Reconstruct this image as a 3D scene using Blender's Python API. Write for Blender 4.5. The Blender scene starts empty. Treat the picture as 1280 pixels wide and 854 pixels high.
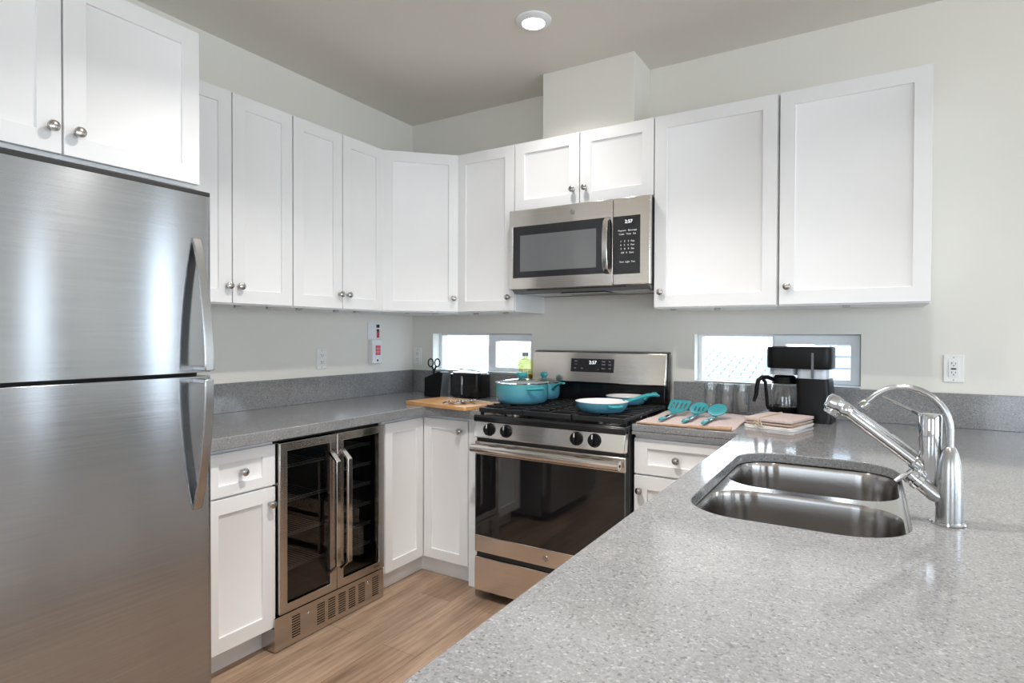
import bpy, bmesh, math, random
from mathutils import Vector, Matrix
from math import pi, sin, cos, radians
random.seed(7)
S = bpy.context.scene
C = S.collection

# ------------------------------------------------------------------ camera
F, YAW, PITCH, ROLL = 735.4913, 0.5483, -0.0113, 0.0032
cam = bpy.data.cameras.new('camera'); cam.sensor_width = 36.0; cam.lens = F / 1280 * 36.0
cam.clip_start = 0.02; cam.clip_end = 200
camo = bpy.data.objects.new('camera', cam); C.objects.link(camo)
fw = Vector((-sin(YAW) * cos(PITCH), cos(YAW) * cos(PITCH), sin(PITCH)))
rt = Vector((cos(YAW), sin(YAW), 0)); up = rt.cross(fw)
r2 = rt * cos(ROLL) + up * sin(ROLL); u2 = -rt * sin(ROLL) + up * cos(ROLL)
mw = Matrix((r2, u2, -fw)).transposed().to_4x4(); mw.translation = Vector((2.6569, -3.0542, 1.2932))
camo.matrix_world = mw
S.camera = camo

# ------------------------------------------------------------------ exposure, world, daylight
S.view_settings.view_transform = 'Standard'; S.view_settings.look = 'None'
S.view_settings.exposure = 0.02; S.view_settings.gamma = 1.0; S.view_settings.use_curve_mapping = False
SKY = 7.2; LAMP = 9.0
w = bpy.data.worlds.new('sky'); S.world = w; w.use_nodes = True
wt = w.node_tree; wt.nodes.clear()
wo = wt.nodes.new('ShaderNodeOutputWorld'); bgn = wt.nodes.new('ShaderNodeBackground')
tcw = wt.nodes.new('ShaderNodeTexCoord'); sepw = wt.nodes.new('ShaderNodeSeparateXYZ'); rmp = wt.nodes.new('ShaderNodeValToRGB')
wt.links.new(tcw.outputs['Generated'], sepw.inputs[0]); wt.links.new(sepw.outputs['Z'], rmp.inputs[0])
rmp.color_ramp.elements[0].position = 0.0; rmp.color_ramp.elements[0].color = (.86, .935, 1, 1)
rmp.color_ramp.elements[1].position = 0.8; rmp.color_ramp.elements[1].color = (.60, .78, 1, 1)
wt.links.new(rmp.outputs[0], bgn.inputs[0]); bgn.inputs[1].default_value = SKY
wt.links.new(bgn.outputs[0], wo.inputs[0])
S.cycles.max_bounces = 9; S.cycles.diffuse_bounces = 5; S.cycles.glossy_bounces = 5
S.cycles.transparent_max_bounces = 16; S.cycles.sample_clamp_indirect = 6.0
S.cycles.caustics_reflective = False; S.cycles.caustics_refractive = False

CEIL = 2.70; RX = 6.8; RY = -6.6
def portal(loc, rot, sx, sy):
    l = bpy.data.lights.new('window_portal', 'AREA'); l.shape = 'RECTANGLE'; l.size = sx; l.size_y = sy
    l.cycles.is_portal = True
    o = bpy.data.objects.new('window_portal', l); C.objects.link(o); o.location = loc; o.rotation_euler = rot
# openings: (wall, a0, a1, z0, z1)
WIN_BACK = [(.178, .93, 1.06, 1.30), (1.886, 2.618, 1.06, 1.30), (4.32, 4.98, .03, 2.2)]
WIN_RIGHT = [(-.45, -.15, .25, 2.3), (-3.6, -.9, .3, 2.35), (-5.8, -4.1, .25, 2.2)]
WIN_FRONT = [(.6, 2.3, .9, 2.2), (3.9, 5.6, .5, 2.2)]
for a0, a1, z0, z1 in WIN_BACK: portal(((a0+a1)/2, .13, (z0+z1)/2), (radians(-90), 0, 0), a1-a0, z1-z0)
for a0, a1, z0, z1 in WIN_RIGHT: portal((RX+.13, (a0+a1)/2, (z0+z1)/2), (0, radians(90), 0), z1-z0, a1-a0)
for a0, a1, z0, z1 in WIN_FRONT: portal(((a0+a1)/2, RY-.13, (z0+z1)/2), (radians(90), 0, 0), a1-a0, z1-z0)

# ------------------------------------------------------------------ materials
MATS = {}
def nm(name):
    m = bpy.data.materials.new(name); m.use_nodes = True; MATS[name] = m
    t = m.node_tree; b = t.nodes['Principled BSDF']
    return m, t, b
def lk(t, a, b): t.links.new(a, b)
def coords(t, scale=(1, 1, 1), rot=(0, 0, 0)):
    tc = t.nodes.new('ShaderNodeTexCoord'); mp = t.nodes.new('ShaderNodeMapping')
    mp.inputs['Scale'].default_value = scale; mp.inputs['Rotation'].default_value = rot
    lk(t, tc.outputs['Object'], mp.inputs[0]); return mp.outputs[0]
def noise(t, v, scale, detail=3, rough=.5):
    n = t.nodes.new('ShaderNodeTexNoise'); n.inputs['Scale'].default_value = scale
    n.inputs['Detail'].default_value = detail; n.inputs['Roughness'].default_value = rough
    lk(t, v, n.inputs['Vector']); return n.outputs[0]
def ramp(t, f, stops):
    r = t.nodes.new('ShaderNodeValToRGB'); e = r.color_ramp.elements
    while len(e) < len(stops): e.new(.5)
    for k, (p, c) in enumerate(stops): e[k].position = p; e[k].color = (*c, 1)
    lk(t, f, r.inputs[0]); return r.outputs[0]
def bump(t, b, h, strength, dist=.001):
    n = t.nodes.new('ShaderNodeBump'); n.inputs['Strength'].default_value = strength; n.inputs['Distance'].default_value = dist
    lk(t, h, n.inputs['Height']); lk(t, n.outputs[0], b.inputs['Normal'])
def plain(name, col, rough=.5, metal=0, var=.04, vs=30, spec=.5, coat=0, bmp=0, bs=200, emit=0, ior=1.5):
    m, t, b = nm(name)
    v = coords(t); n = noise(t, v, vs)
    c0 = tuple(max(0, x*(1-var)) for x in col); c1 = tuple(min(1, x*(1+var)) for x in col)
    lk(t, ramp(t, n, [(.3, c0), (.7, c1)]), b.inputs['Base Color'])
    b.inputs['Roughness'].default_value = rough; b.inputs['Metallic'].default_value = metal
    b.inputs['Specular IOR Level'].default_value = spec; b.inputs['Coat Weight'].default_value = coat
    b.inputs['IOR'].default_value = ior
    if emit: b.inputs['Emission Color'].default_value = (*col, 1); b.inputs['Emission Strength'].default_value = emit
    if bmp: bump(t, b, noise(t, v, bs, 4), bmp)
    return m
def brushed(name, col, rough, axis, aniso=.8, streak=.06):
    m, t, b = nm(name)
    sc = [260, 260, 260]; sc['xyz'.index(axis)] = 3
    v = coords(t, tuple(sc)); n = noise(t, v, 1, 4, .6)
    c0 = tuple(x*(1-streak) for x in col); c1 = tuple(min(1, x*(1+streak)) for x in col)
    lk(t, ramp(t, n, [(.3, c0), (.7, c1)]), b.inputs['Base Color'])
    mr = t.nodes.new('ShaderNodeMapRange'); lk(t, n, mr.inputs[0]); mr.inputs[3].default_value = rough*(1-streak*3); mr.inputs[4].default_value = rough*(1+streak*3)
    lk(t, mr.outputs[0], b.inputs['Roughness'])
    b.inputs['Metallic'].default_value = 1; b.inputs['Anisotropic'].default_value = aniso
    cx = t.nodes.new('ShaderNodeCombineXYZ'); cx.inputs[{'x': 2, 'y': 2, 'z': 1}[axis]].default_value = 1   # light spreads across the brushing
    lk(t, cx.outputs[0], b.inputs['Tangent'])
    return m
def thin_glass(name, tint, refl=1.45, rough=0.0):
    m = bpy.data.materials.new(name); m.use_nodes = True; t = m.node_tree; t.nodes.clear()
    o = t.nodes.new('ShaderNodeOutputMaterial'); mx = t.nodes.new('ShaderNodeMixShader')
    tr = t.nodes.new('ShaderNodeBsdfTransparent'); gl = t.nodes.new('ShaderNodeBsdfGlossy'); lw = t.nodes.new('ShaderNodeLayerWeight'); fr = t.nodes.new('ShaderNodeMath'); pw = t.nodes.new('ShaderNodeMath')
    n = noise(t, coords(t), 4); lk(t, ramp(t, n, [(.3, tuple(x*.98 for x in tint)), (.7, tint)]), tr.inputs[0])
    gl.inputs['Roughness'].default_value = rough; lw.inputs[0].default_value = .5
    pw.operation = 'POWER'; lk(t, lw.outputs['Facing'], pw.inputs[0]); pw.inputs[1].default_value = 4
    fr.operation = 'MULTIPLY_ADD'; lk(t, pw.outputs[0], fr.inputs[0]); fr.inputs[1].default_value = .55; fr.inputs[2].default_value = (refl-1)*.1
    lk(t, fr.outputs[0], mx.inputs[0]); lk(t, tr.outputs[0], mx.inputs[1]); lk(t, gl.outputs[0], mx.inputs[2]); lk(t, mx.outputs[0], o.inputs[0])
    return m

PAINT = plain('cabinet_white_paint', (.83, .83, .83), .33, var=.008, vs=8)
WALL = plain('wall_paint', (.785, .765, .705), .75, var=.01, vs=5, bmp=.25, bs=160)
CEILM = plain('ceiling_paint', (.74, .71, .655), .85, var=.01, vs=4, bmp=.2, bs=120)
TRIM = plain('white_vinyl', (.82, .84, .86), .3, var=.01)
PLATE = plain('outlet_plastic', (.82, .82, .81), .3, var=.01)
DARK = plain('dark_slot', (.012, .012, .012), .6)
BLACK = plain('black_plastic', (.004, .004, .0045), .36, var=.1, spec=.2)
BLACKM = plain('black_enamel', (.009, .009, .010), .14, var=.1)
IRON = plain('cast_iron', (.012, .012, .013), .42, var=.2, vs=120, spec=.35)
OVENG = plain('black_oven_glass', (.006, .006, .007), .04, var=.02, ior=1.75)
PANEL = plain('black_gloss_panel', (.02, .02, .023), .12, var=.05)
MWGLASS = plain('microwave_window_glass', (.13, .135, .14), .1, var=.02, ior=1.7)
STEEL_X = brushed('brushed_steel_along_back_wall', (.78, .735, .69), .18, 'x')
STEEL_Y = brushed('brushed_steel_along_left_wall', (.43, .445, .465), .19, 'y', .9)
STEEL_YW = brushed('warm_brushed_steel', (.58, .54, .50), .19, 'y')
STEEL_Z = brushed('brushed_steel_upright', (.66, .64, .62), .15, 'z')
SINKM = brushed('sink_steel', (.40, .38, .365), .20, 'x', .8, streak=.015)
CHROME = plain('chrome', (.62, .63, .645), .06, 1, .01)
NICKEL = plain('satin_nickel', (.47, .45, .43), .22, 1, .06, 60)
NICKELB = plain('brushed_nickel', (.44, .44, .44), .26, 1, .03, 200)
WHITE = plain('white_mark', (.85, .86, .88), .4)
GREYM = plain('grey_mark', (.38, .38, .39), .4)
LEDW = plain('display_digits', (.85, .92, 1), .4, emit=1.2)
TEAL = None
def teal():
    global TEAL
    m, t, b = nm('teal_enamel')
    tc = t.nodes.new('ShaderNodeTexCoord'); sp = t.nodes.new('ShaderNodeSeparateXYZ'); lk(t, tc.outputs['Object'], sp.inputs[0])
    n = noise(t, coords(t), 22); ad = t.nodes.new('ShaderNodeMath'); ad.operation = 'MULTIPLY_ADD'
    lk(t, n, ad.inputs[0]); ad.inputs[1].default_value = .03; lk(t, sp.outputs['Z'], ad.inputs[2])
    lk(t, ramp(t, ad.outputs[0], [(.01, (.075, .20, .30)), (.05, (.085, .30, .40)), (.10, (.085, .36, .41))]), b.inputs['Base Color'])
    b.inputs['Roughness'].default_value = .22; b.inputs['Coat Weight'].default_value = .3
    TEAL = m
teal()
TEALP = plain('teal_handle', (.035, .29, .32), .3)
TEALS = plain('teal_nylon', (.03, .27, .30), .4)
CREAM = plain('pan_lining', (.74, .71, .70), .25, var=.02)
CLOTHP = plain('pinkish_linen', (.56, .45, .415), .9, var=.12, vs=90, bmp=.5, bs=500)
CLOTHW = plain('pale_linen', (.74, .71, .69), .9, var=.06, vs=60, bmp=.4, bs=400)
CLOTHT = plain('tan_linen', (.40, .25, .16), .9, var=.15, vs=70)
WIRE = plain('coated_wire', (.62, .62, .61), .35)
TWINE = plain('twine', (.55, .46, .33), .9)
REDM = plain('red_label', (.62, .02, .06), .4)
CARD = plain('white_card', (.80, .80, .81), .45, var=.02)
SOIL = plain('outside_ground', (.33, .35, .30), .95, var=.3, vs=2)
WOODD = plain('dark_wood_handle', (.10, .045, .025), .45, var=.3, vs=80)
GLASS = thin_glass('clear_glass', (.985, .99, .99), 2.1)
PANE = thin_glass('window_pane_glass', (.97, .985, 1), 1.3)
SMOKE = thin_glass('smoked_door_glass', (.50, .50, .51), 1.7)
OIL = thin_glass('yellow_green_glass', (.88, .87, .50), 1.6)
LIDG = thin_glass('lid_glass', (.80, .86, .86), 1.5)
BLUEF = thin_glass('pale_blue_film', (.62, .78, .92), 1.4)

def quartz():
    m, t, b = nm('grey_quartz')
    v = coords(t)
    vo = t.nodes.new('ShaderNodeTexVoronoi'); vo.inputs['Scale'].default_value = 300; lk(t, v, vo.inputs['Vector'])
    sc = t.nodes.new('ShaderNodeSeparateColor'); lk(t, vo.outputs['Color'], sc.inputs[0])
    sp = ramp(t, sc.outputs[0], [(0, (.13, .13, .132)), (.10, (.205, .207, .212)), (.5, (.232, .234, .24)), (.9, (.265, .267, .272)), (1, (.345, .347, .355))])
    n = noise(t, v, 14, 4); n2 = noise(t, v, 330, 2)
    mx = t.nodes.new('ShaderNodeMix'); mx.data_type = 'RGBA'; mx.blend_type = 'MULTIPLY'; mx.inputs[0].default_value = 1
    lk(t, sp, mx.inputs[6]); lk(t, ramp(t, n, [(.3, (.93, .93, .93)), (.7, (1.04, 1.04, 1.04))]), mx.inputs[7])
    m2 = t.nodes.new('ShaderNodeMix'); m2.data_type = 'RGBA'; m2.blend_type = 'MULTIPLY'; m2.inputs[0].default_value = 1
    lk(t, mx.outputs[2], m2.inputs[6]); lk(t, ramp(t, n2, [(.35, (.92, .92, .92)), (.65, (1.06, 1.06, 1.06))]), m2.inputs[7])
    lk(t, m2.outputs[2], b.inputs['Base Color']); b.inputs['Roughness'].default_value = .10; b.inputs['Specular IOR Level'].default_value = .7
    return m
QUARTZ = quartz()
def planks():
    m, t, b = nm('oak_planks')
    v = coords(t, (1, 1, 1), (0, 0, radians(90)))
    br = t.nodes.new('ShaderNodeTexBrick'); lk(t, v, br.inputs['Vector'])
    br.inputs['Scale'].default_value = 1; br.inputs['Brick Width'].default_value = 1.25; br.inputs['Row Height'].default_value = .185
    br.inputs['Mortar Size'].default_value = .0012; br.inputs['Mortar Smooth'].default_value = .2; br.offset = .37
    br.inputs['Color1'].default_value = (.42, .297, .212, 1); br.inputs['Color2'].default_value = (.31, .21, .143, 1); br.inputs['Mortar'].default_value = (.13, .08, .05, 1)
    g = noise(t, coords(t, (26, 1.6, 1)), 2.2, 6, .65); g2 = noise(t, coords(t, (5, .8, 1)), 1.8, 3)
    def mul(a, c):
        mx = t.nodes.new('ShaderNodeMix'); mx.data_type = 'RGBA'; mx.blend_type = 'MULTIPLY'; mx.inputs[0].default_value = 1
        lk(t, a, mx.inputs[6]); lk(t, c, mx.inputs[7]); return mx.outputs[2]
    c = mul(br.outputs['Color'], ramp(t, g, [(.28, (.55, .51, .47)), (.7, (1.22, 1.22, 1.22))]))
    c = mul(c, ramp(t, g2, [(.3, (.72, .70, .68)), (.7, (1.2, 1.2, 1.2))]))
    lk(t, c, b.inputs['Base Color']); b.inputs['Roughness'].default_value = .42
    bump(t, b, g, .15)
    return m
FLOORM = planks()
def boardwood():
    m, t, b = nm('bamboo')
    g = noise(t, coords(t, (3, 60, 60)), 1, 4)
    lk(t, ramp(t, g, [(.3, (.50, .25, .09)), (.7, (.70, .40, .17))]), b.inputs['Base Color']); b.inputs['Roughness'].default_value = .4
    return m
BAMBOO = boardwood()
def striped(name, c1, c2, h, wd, ax):
    m, t, b = nm(name)
    br = t.nodes.new('ShaderNodeTexBrick'); lk(t, coords(t, (1, 1, 1), ax), br.inputs['Vector'])
    br.inputs['Scale'].default_value = 1; br.inputs['Brick Width'].default_value = wd; br.inputs['Row Height'].default_value = h
    br.inputs['Mortar Size'].default_value = .012
    br.inputs['Color1'].default_value = (*c1, 1); br.inputs['Color2'].default_value = (*c1, 1); br.inputs['Mortar'].default_value = (*c2, 1)
    lk(t, br.outputs['Color'], b.inputs['Base Color']); b.inputs['Roughness'].default_value = .8
    return m
SIDING = striped('pale_siding', (.62, .66, .70), (.14, .17, .2), .12, 1.4, (radians(90), 0, 0))
SHINGLE = striped('roof_shingles', (.25, .265, .28), (.06, .065, .07), .14, .3, (0, 0, 0))

# ------------------------------------------------------------------ mesh helpers
WM = {}      # world matrix of every empty / part, kept by hand
def inv(parent): return WM[parent.name].inverted() if parent else Matrix()
def thing(name, label, cat, loc=(0, 0, 0), rz=0, group=None):
    o = bpy.data.objects.new(name, None); C.objects.link(o); o.empty_display_size = .05
    o.location = loc; o.rotation_euler = (0, 0, rz); WM[o.name] = Matrix.Translation(loc) @ Matrix.Rotation(rz, 4, 'Z')
    o['label'] = label; o['category'] = cat
    if group: o['group'] = group
    return o
def obj(name, bm, mats, parent=None, bev=0, seg=2, ang=35, label=None, local=False, origin=None, smooth=True):
    """link a bmesh as one mesh object; coordinates are the place's own unless local"""
    if not isinstance(mats, (list, tuple)): mats = [mats]
    base = Matrix()
    if parent: base = WM[parent.name]
    elif origin: base = Matrix.Translation(origin)
    if not local: bm.transform(base.inverted())
    bmesh.ops.recalc_face_normals(bm, faces=bm.faces[:])
    me = bpy.data.meshes.new(name); bm.to_mesh(me); bm.free()
    for m in mats: me.materials.append(m)
    o = bpy.data.objects.new(name, me); C.objects.link(o)
    if smooth:
        me.polygons.foreach_set('use_smooth', [True]*len(me.polygons)); me.set_sharp_from_angle(angle=radians(ang))
    if parent: o.parent = parent
    elif origin: o.location = origin
    WM[o.name] = base.copy()
    if bev:
        b = o.modifiers.new('bevel', 'BEVEL'); b.width = bev; b.segments = seg; b.limit_method = 'ANGLE'; b.angle_limit = radians(40); b.harden_normals = False
    if label: o['label'] = label
    return o
def tag(o, label, cat, group=None, kind=None):
    o['label'] = label; o['category'] = cat
    if group: o['group'] = group
    if kind: o['kind'] = kind
    return o
def struct(name, bm, m, label, cat, parent=None, **k):
    o = obj(name, bm, m, parent, **k)
    if parent is None: o['kind'] = 'structure'; o['label'] = label; o['category'] = cat
    return o
def B(): return bmesh.new()
def box(bm, x0, x1, y0, y1, z0, z1, mi=0, M=None):
    P = [Vector((x, y, z)) for z in (z0, z1) for y in (y0, y1) for x in (x0, x1)]
    if M: P = [M @ p for p in P]
    v = [bm.verts.new(p) for p in P]
    for f in ((0, 1, 3, 2), (4, 6, 7, 5), (0, 4, 5, 1), (2, 3, 7, 6), (0, 2, 6, 4), (1, 5, 7, 3)):
        bm.faces.new([v[i] for i in f]).material_index = mi
    return bm
def frame_of(d):
    d = d.normalized(); a = Vector((0, 0, 1)) if abs(d.z) < .9 else Vector((1, 0, 0))
    x = d.cross(a).normalized(); return x, d.cross(x).normalized()
def lathe(bm, prof, cen=(0, 0, 0), seg=32, M=None, mi=0, closed=False, mis=None):
    """prof = [(radius, height)...] turned about Z, then moved"""
    rings = []
    for r, h in prof:
        if r < 1e-6: rings.append([bm.verts.new((0, 0, h))])
        else: rings.append([bm.verts.new((r*cos(2*pi*k/seg), r*sin(2*pi*k/seg), h)) for k in range(seg)])
    T = (M or Matrix()); T = Matrix.Translation(cen) @ T
    pairs = list(zip(rings, rings[1:]))
    if closed: pairs.append((rings[-1], rings[0]))
    for q, (a, b) in enumerate(pairs):
        for k in range(seg):
            k2 = (k+1) % seg
            if len(a) == 1 and len(b) == 1: break
            if len(a) == 1: f = [a[0], b[k], b[k2]]
            elif len(b) == 1: f = [a[k], b[0], a[k2]]
            else: f = [a[k], b[k], b[k2], a[k2]]
            bm.faces.new(f).material_index = mis[q] if mis else mi
    for rg in rings:
        for v in rg: v.co = T @ v.co
    return bm
def tube(bm, pts, r, seg=12, mi=0, cap=True, flat=None):
    """round bar through pts; r a number or one per point; flat=(a,b) squashes the section"""
    pts = [Vector(p) for p in pts]; n = len(pts); rs = r if isinstance(r, (list, tuple)) else [r]*n
    tang = []
    for i in range(n):
        a = pts[max(i-1, 0)]; b = pts[min(i+1, n-1)]; tang.append((b-a).normalized())
    x, y = frame_of(tang[0]); rings = []
    for i in range(n):
        if i:
            q = tang[i-1].rotation_difference(tang[i]); x = q @ x; y = q @ y
        fa, fb = flat if flat else (1, 1)
        rings.append([bm.verts.new(pts[i] + (x*cos(2*pi*k/seg)*fa + y*sin(2*pi*k/seg)*fb)*rs[i]) for k in range(seg)])
    for a, b in zip(rings, rings[1:]):
        for k in range(seg):
            k2 = (k+1) % seg; bm.faces.new([a[k], a[k2], b[k2], b[k]]).material_index = mi
    if cap:
        bm.faces.new(rings[0]).material_index = mi; bm.faces.new(rings[-1]).material_index = mi
    return bm
def strap(bm, pts, side, wd, th, mi=0):
    """rectangular bar through pts; side = width direction"""
    pts = [Vector(p) for p in pts]; side = Vector(side).normalized(); rings = []
    for i, p in enumerate(pts):
        d = (pts[min(i+1, len(pts)-1)] - pts[max(i-1, 0)]).normalized(); n = d.cross(side).normalized()
        rings.append([bm.verts.new(p + side*sx*wd/2 + n*sy*th/2) for sx, sy in ((-1, -1), (1, -1), (1, 1), (-1, 1))])
    for a, b in zip(rings, rings[1:]):
        for k in range(4): bm.faces.new([a[k], a[(k+1) % 4], b[(k+1) % 4], b[k]]).material_index = mi
    bm.faces.new(rings[0]).material_index = mi; bm.faces.new(rings[-1]).material_index = mi
    return bm
def rrect(x0, x1, y0, y1, r, n=10):
    P = []
    for cx, cy, a in ((x1-r, y1-r, 0), (x0+r, y1-r, 90), (x0+r, y0+r, 180), (x1-r, y0+r, 270)):
        for k in range(n+1):
            t = radians(a + 90*k/n); P.append((cx + r*cos(t), cy + r*sin(t)))
    return P
def slab(bm, outer, holes, z0, z1, mi=0):
    """flat plate with holes, from outlines in x, y"""
    loops = [outer] + list(holes); tops, bots, et = [], [], []
    for L in loops:
        t = [bm.verts.new((x, y, z1)) for x, y in L]; b = [bm.verts.new((x, y, z0)) for x, y in L]
        tops.append(t); bots.append(b)
    for V in (tops, bots):
        ed = []
        for L in V:
            for k in range(len(L)): ed.append(bm.edges.new((L[k], L[(k+1) % len(L)])))
        bmesh.ops.triangle_fill(bm, edges=ed, use_beauty=True, use_dissolve=False)
    for t, b in zip(tops, bots):
        n = len(t)
        for k in range(n): bm.faces.new([t[k], t[(k+1) % n], b[(k+1) % n], b[k]])
    for f in bm.faces: f.material_index = mi
    return bm
def texts(name, items, mat, parent, label=None):
    """lettering as one thin raised mesh; items = [(words, size, matrix)]"""
    bm = bmesh.new()
    for body, size, M in items:
        c = bpy.data.curves.new('lettering', 'FONT'); c.body = body; c.size = size; c.align_x = 'CENTER'; c.align_y = 'CENTER'; c.extrude = .0002
        tmp = bpy.data.objects.new('lettering', c); C.objects.link(tmp)
        me = bpy.data.meshes.new_from_object(tmp); me.transform(M); bm.from_mesh(me)
        bpy.data.objects.remove(tmp); bpy.data.meshes.remove(me); bpy.data.curves.remove(c)
    return obj(name, bm, mat, parent, smooth=False, label=label)
def text(name, body, size, M, mat, parent): return texts(name, [(body, size, M)], mat, parent)
def copytree(o, parent=None):
    c = o.copy(); C.objects.link(c); WM[c.name] = WM[o.name].copy()
    if parent: c.parent = parent
    for ch in list(o.children): copytree(ch, c)
    return c
FACE_Y = Matrix.Rotation(radians(90), 4, 'X')          # text / lathe axis facing -y
def at(x, y, z, R=None): return Matrix.Translation((x, y, z)) @ (R or Matrix())
FACE_X = Matrix.Rotation(radians(90), 4, 'Z') @ Matrix.Rotation(radians(90), 4, 'X')

# ------------------------------------------------------------------ room shell
def wall_with_holes(name, axis, a0, a1, fixed, thick, holes, label):
    bm = B()
    slab(bm, [(a0, -.02), (a1, -.02), (a1, CEIL+.1), (a0, CEIL+.1)], [[(h[0], h[2]), (h[1], h[2]), (h[1], h[3]), (h[0], h[3])] for h in holes], 0, thick)
    if axis == 'x': M = Matrix(((1, 0, 0, 0), (0, 0, 1, fixed), (0, 1, 0, 0), (0, 0, 0, 1)))
    else: M = Matrix(((0, 0, 1, fixed), (1, 0, 0, 0), (0, 1, 0, 0), (0, 0, 0, 1)))
    bm.transform(M); return struct(name, bm, WALL, label, 'wall', smooth=False)
struct('floor', box(B(), -.15, RX+.15, RY-.15, .15, -.08, 0), FLOORM, 'warm brown oak plank floor', 'floor', smooth=False)
struct('ceiling', box(B(), -.15, RX+.15, RY-.15, .15, CEIL, CEIL+.1), CEILM, 'plain painted ceiling above the kitchen', 'ceiling', smooth=False)
struct('wall_left', box(B(), -.15, 0, RY-.15, .15, -.02, CEIL+.1), WALL, 'off-white wall behind the refrigerator', 'wall', smooth=False)
wall_with_holes('wall_back', 'x', 0, RX, 0, .15, WIN_BACK, 'off-white wall behind the stove with two low windows')
wall_with_holes('wall_right', 'y', RY, 0, RX, .15, WIN_RIGHT, 'off-white wall on the right side of the room')
wall_with_holes('wall_front', 'x', 0, RX, RY-.15, .15, WIN_FRONT, 'off-white wall behind the viewer')
struct('trim_1', box(B(), 1.132, 1.645, -.245, 0, 2.314, CEIL), WALL, 'boxed-in white duct chase above the microwave cabinet', 'duct chase', bev=.002)

def slider(name, x0, x1, z0, z1, label, xm):
    """horizontal sliding window set in the back wall"""
    y0 = .072
    bm = B(); M = Matrix(((1, 0, 0, 0), (0, 0, 1, y0), (0, 1, 0, 0), (0, 0, 0, 1)))
    slab(bm, [(x0, z0), (x1, z0), (x1, z1), (x0, z1)], [[(x0+.02, z0+.008), (xm, z0+.008), (xm, z1-.013), (x0+.02, z1-.013)], [(xm+.05, z0+.012), (x1-.02, z0+.012), (x1-.02, z1-.03), (xm+.05, z1-.03)]], 0, .06)
    bm.transform(M); fr = struct(name, bm, TRIM, label, 'window', bev=.0015)
    bm = B(); slab(bm, [(xm+.012, z0+.004), (x1-.004, z0+.004), (x1-.004, z1-.004), (xm+.012, z1-.004)], [[(xm+.062, z0+.028), (x1-.042, z0+.028), (x1-.042, z1-.048), (xm+.062, z1-.048)]], -.012, .02)
    bm.transform(M); obj('window_sash', bm, TRIM, fr, bev=.002)
    obj('window_pane', box(B(), x0+.018, xm+.004, y0+.035, y0+.039, z0+.006, z1-.01), PANE, fr)
    obj('window_pane', box(B(), xm+.058, x1-.038, y0+.005, y0+.009, z0+.02, z1-.04), PANE, fr)
    obj('window_sill', box(B(), x0, x1, .0, y0, z0-.004, z0+.004), TRIM, fr, bev=.001)
    return fr
slider('window_1', *WIN_BACK[0], 'low white sliding window left of the stove', .572)
slider('window_2', *WIN_BACK[1], 'low white sliding window behind the coffee maker', 2.243)
def fixed(name, axis, a0, a1, z0, z1, pos, label, n=1):
    bm = B(); wd = (a1-a0-.06*(n+1))/n
    holes = []
    for k in range(n):
        s = a0+.06+k*(wd+.06); holes.append([(s, z0+.07), (s+wd, z0+.07), (s+wd, z1-.07), (s, z1-.07)])
    slab(bm, [(a0, z0), (a1, z0), (a1, z1), (a0, z1)], holes, 0, .06)
    if axis == 'x': M = Matrix(((1, 0, 0, 0), (0, 0, 1, pos), (0, 1, 0, 0), (0, 0, 0, 1)))
    else: M = Matrix(((0, 0, 1, pos), (1, 0, 0, 0), (0, 1, 0, 0), (0, 0, 0, 1)))
    bm.transform(M); fr = struct(name, bm, TRIM, label, 'window')
    for h in holes:
        bm = box(B(), h[0][0]-.005, h[1][0]+.005, h[0][1]-.005, h[2][1]+.005, .028, .032)
        # outline axes are (a, z); the pane is as thin as the third
        bm.transform(M); obj('window_pane', bm, PANE, fr)
fixed('door_1', 'x', *WIN_BACK[2], .06, 'glazed patio door at the far right of the back wall')
fixed('window_3', 'y', *WIN_RIGHT[0], RX+.05, 'narrow tall window in the right wall')
fixed('window_4', 'y', *WIN_RIGHT[1], RX+.05, 'wide unseen window added in the right wall for side daylight', 2)  # unseen window, added to bring side daylight onto the left wall
fixed('window_7', 'y', *WIN_RIGHT[2], RX+.05, 'wide window in the right wall far behind the viewer', 2)
fixed('window_5', 'x', *WIN_FRONT[0], RY-.11, 'window behind the viewer on the left', 2)
fixed('window_6', 'x', *WIN_FRONT[1], RY-.11, 'wide glazed opening behind the viewer', 3)

# ------------------------------------------------------------------ cabinets
STILE = .058
def shaker(name, parent, L, x0, x1, z0, z1, yf, th=.019, stile=STILE, dp=.009, mat=None, rail=None, label=None):
    """recessed-panel front in cabinet coordinates (x along, -y out); L = cabinet matrix"""
    rail = rail or stile
    bm = B(); yb = yf+th
    o = [(x0, z0), (x1, z0), (x1, z1), (x0, z1)]; i = [(x0+stile, z0+rail), (x1-stile, z0+rail), (x1-stile, z1-rail), (x0+stile, z1-rail)]
    c = .0035; j = [(i[0][0]+c, i[0][1]+c), (i[1][0]-c, i[1][1]+c), (i[2][0]-c, i[2][1]-c), (i[3][0]+c, i[3][1]-c)]
    R = [[bm.verts.new((x, y, z)) for x, z in q] for q, y in ((o, yb), (o, yf), (i, yf), (i, yf+dp*.8), (j, yf+dp))]
    bm.faces.new(R[0]); bm.faces.new(R[-1])
    for a, b in zip(R, R[1:]):
        for k in range(4): bm.faces.new([a[k], a[(k+1) % 4], b[(k+1) % 4], b[k]])
    bm.transform(L)
    return obj(name, bm, mat or PAINT, parent, bev=.0012, label=label)
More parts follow.
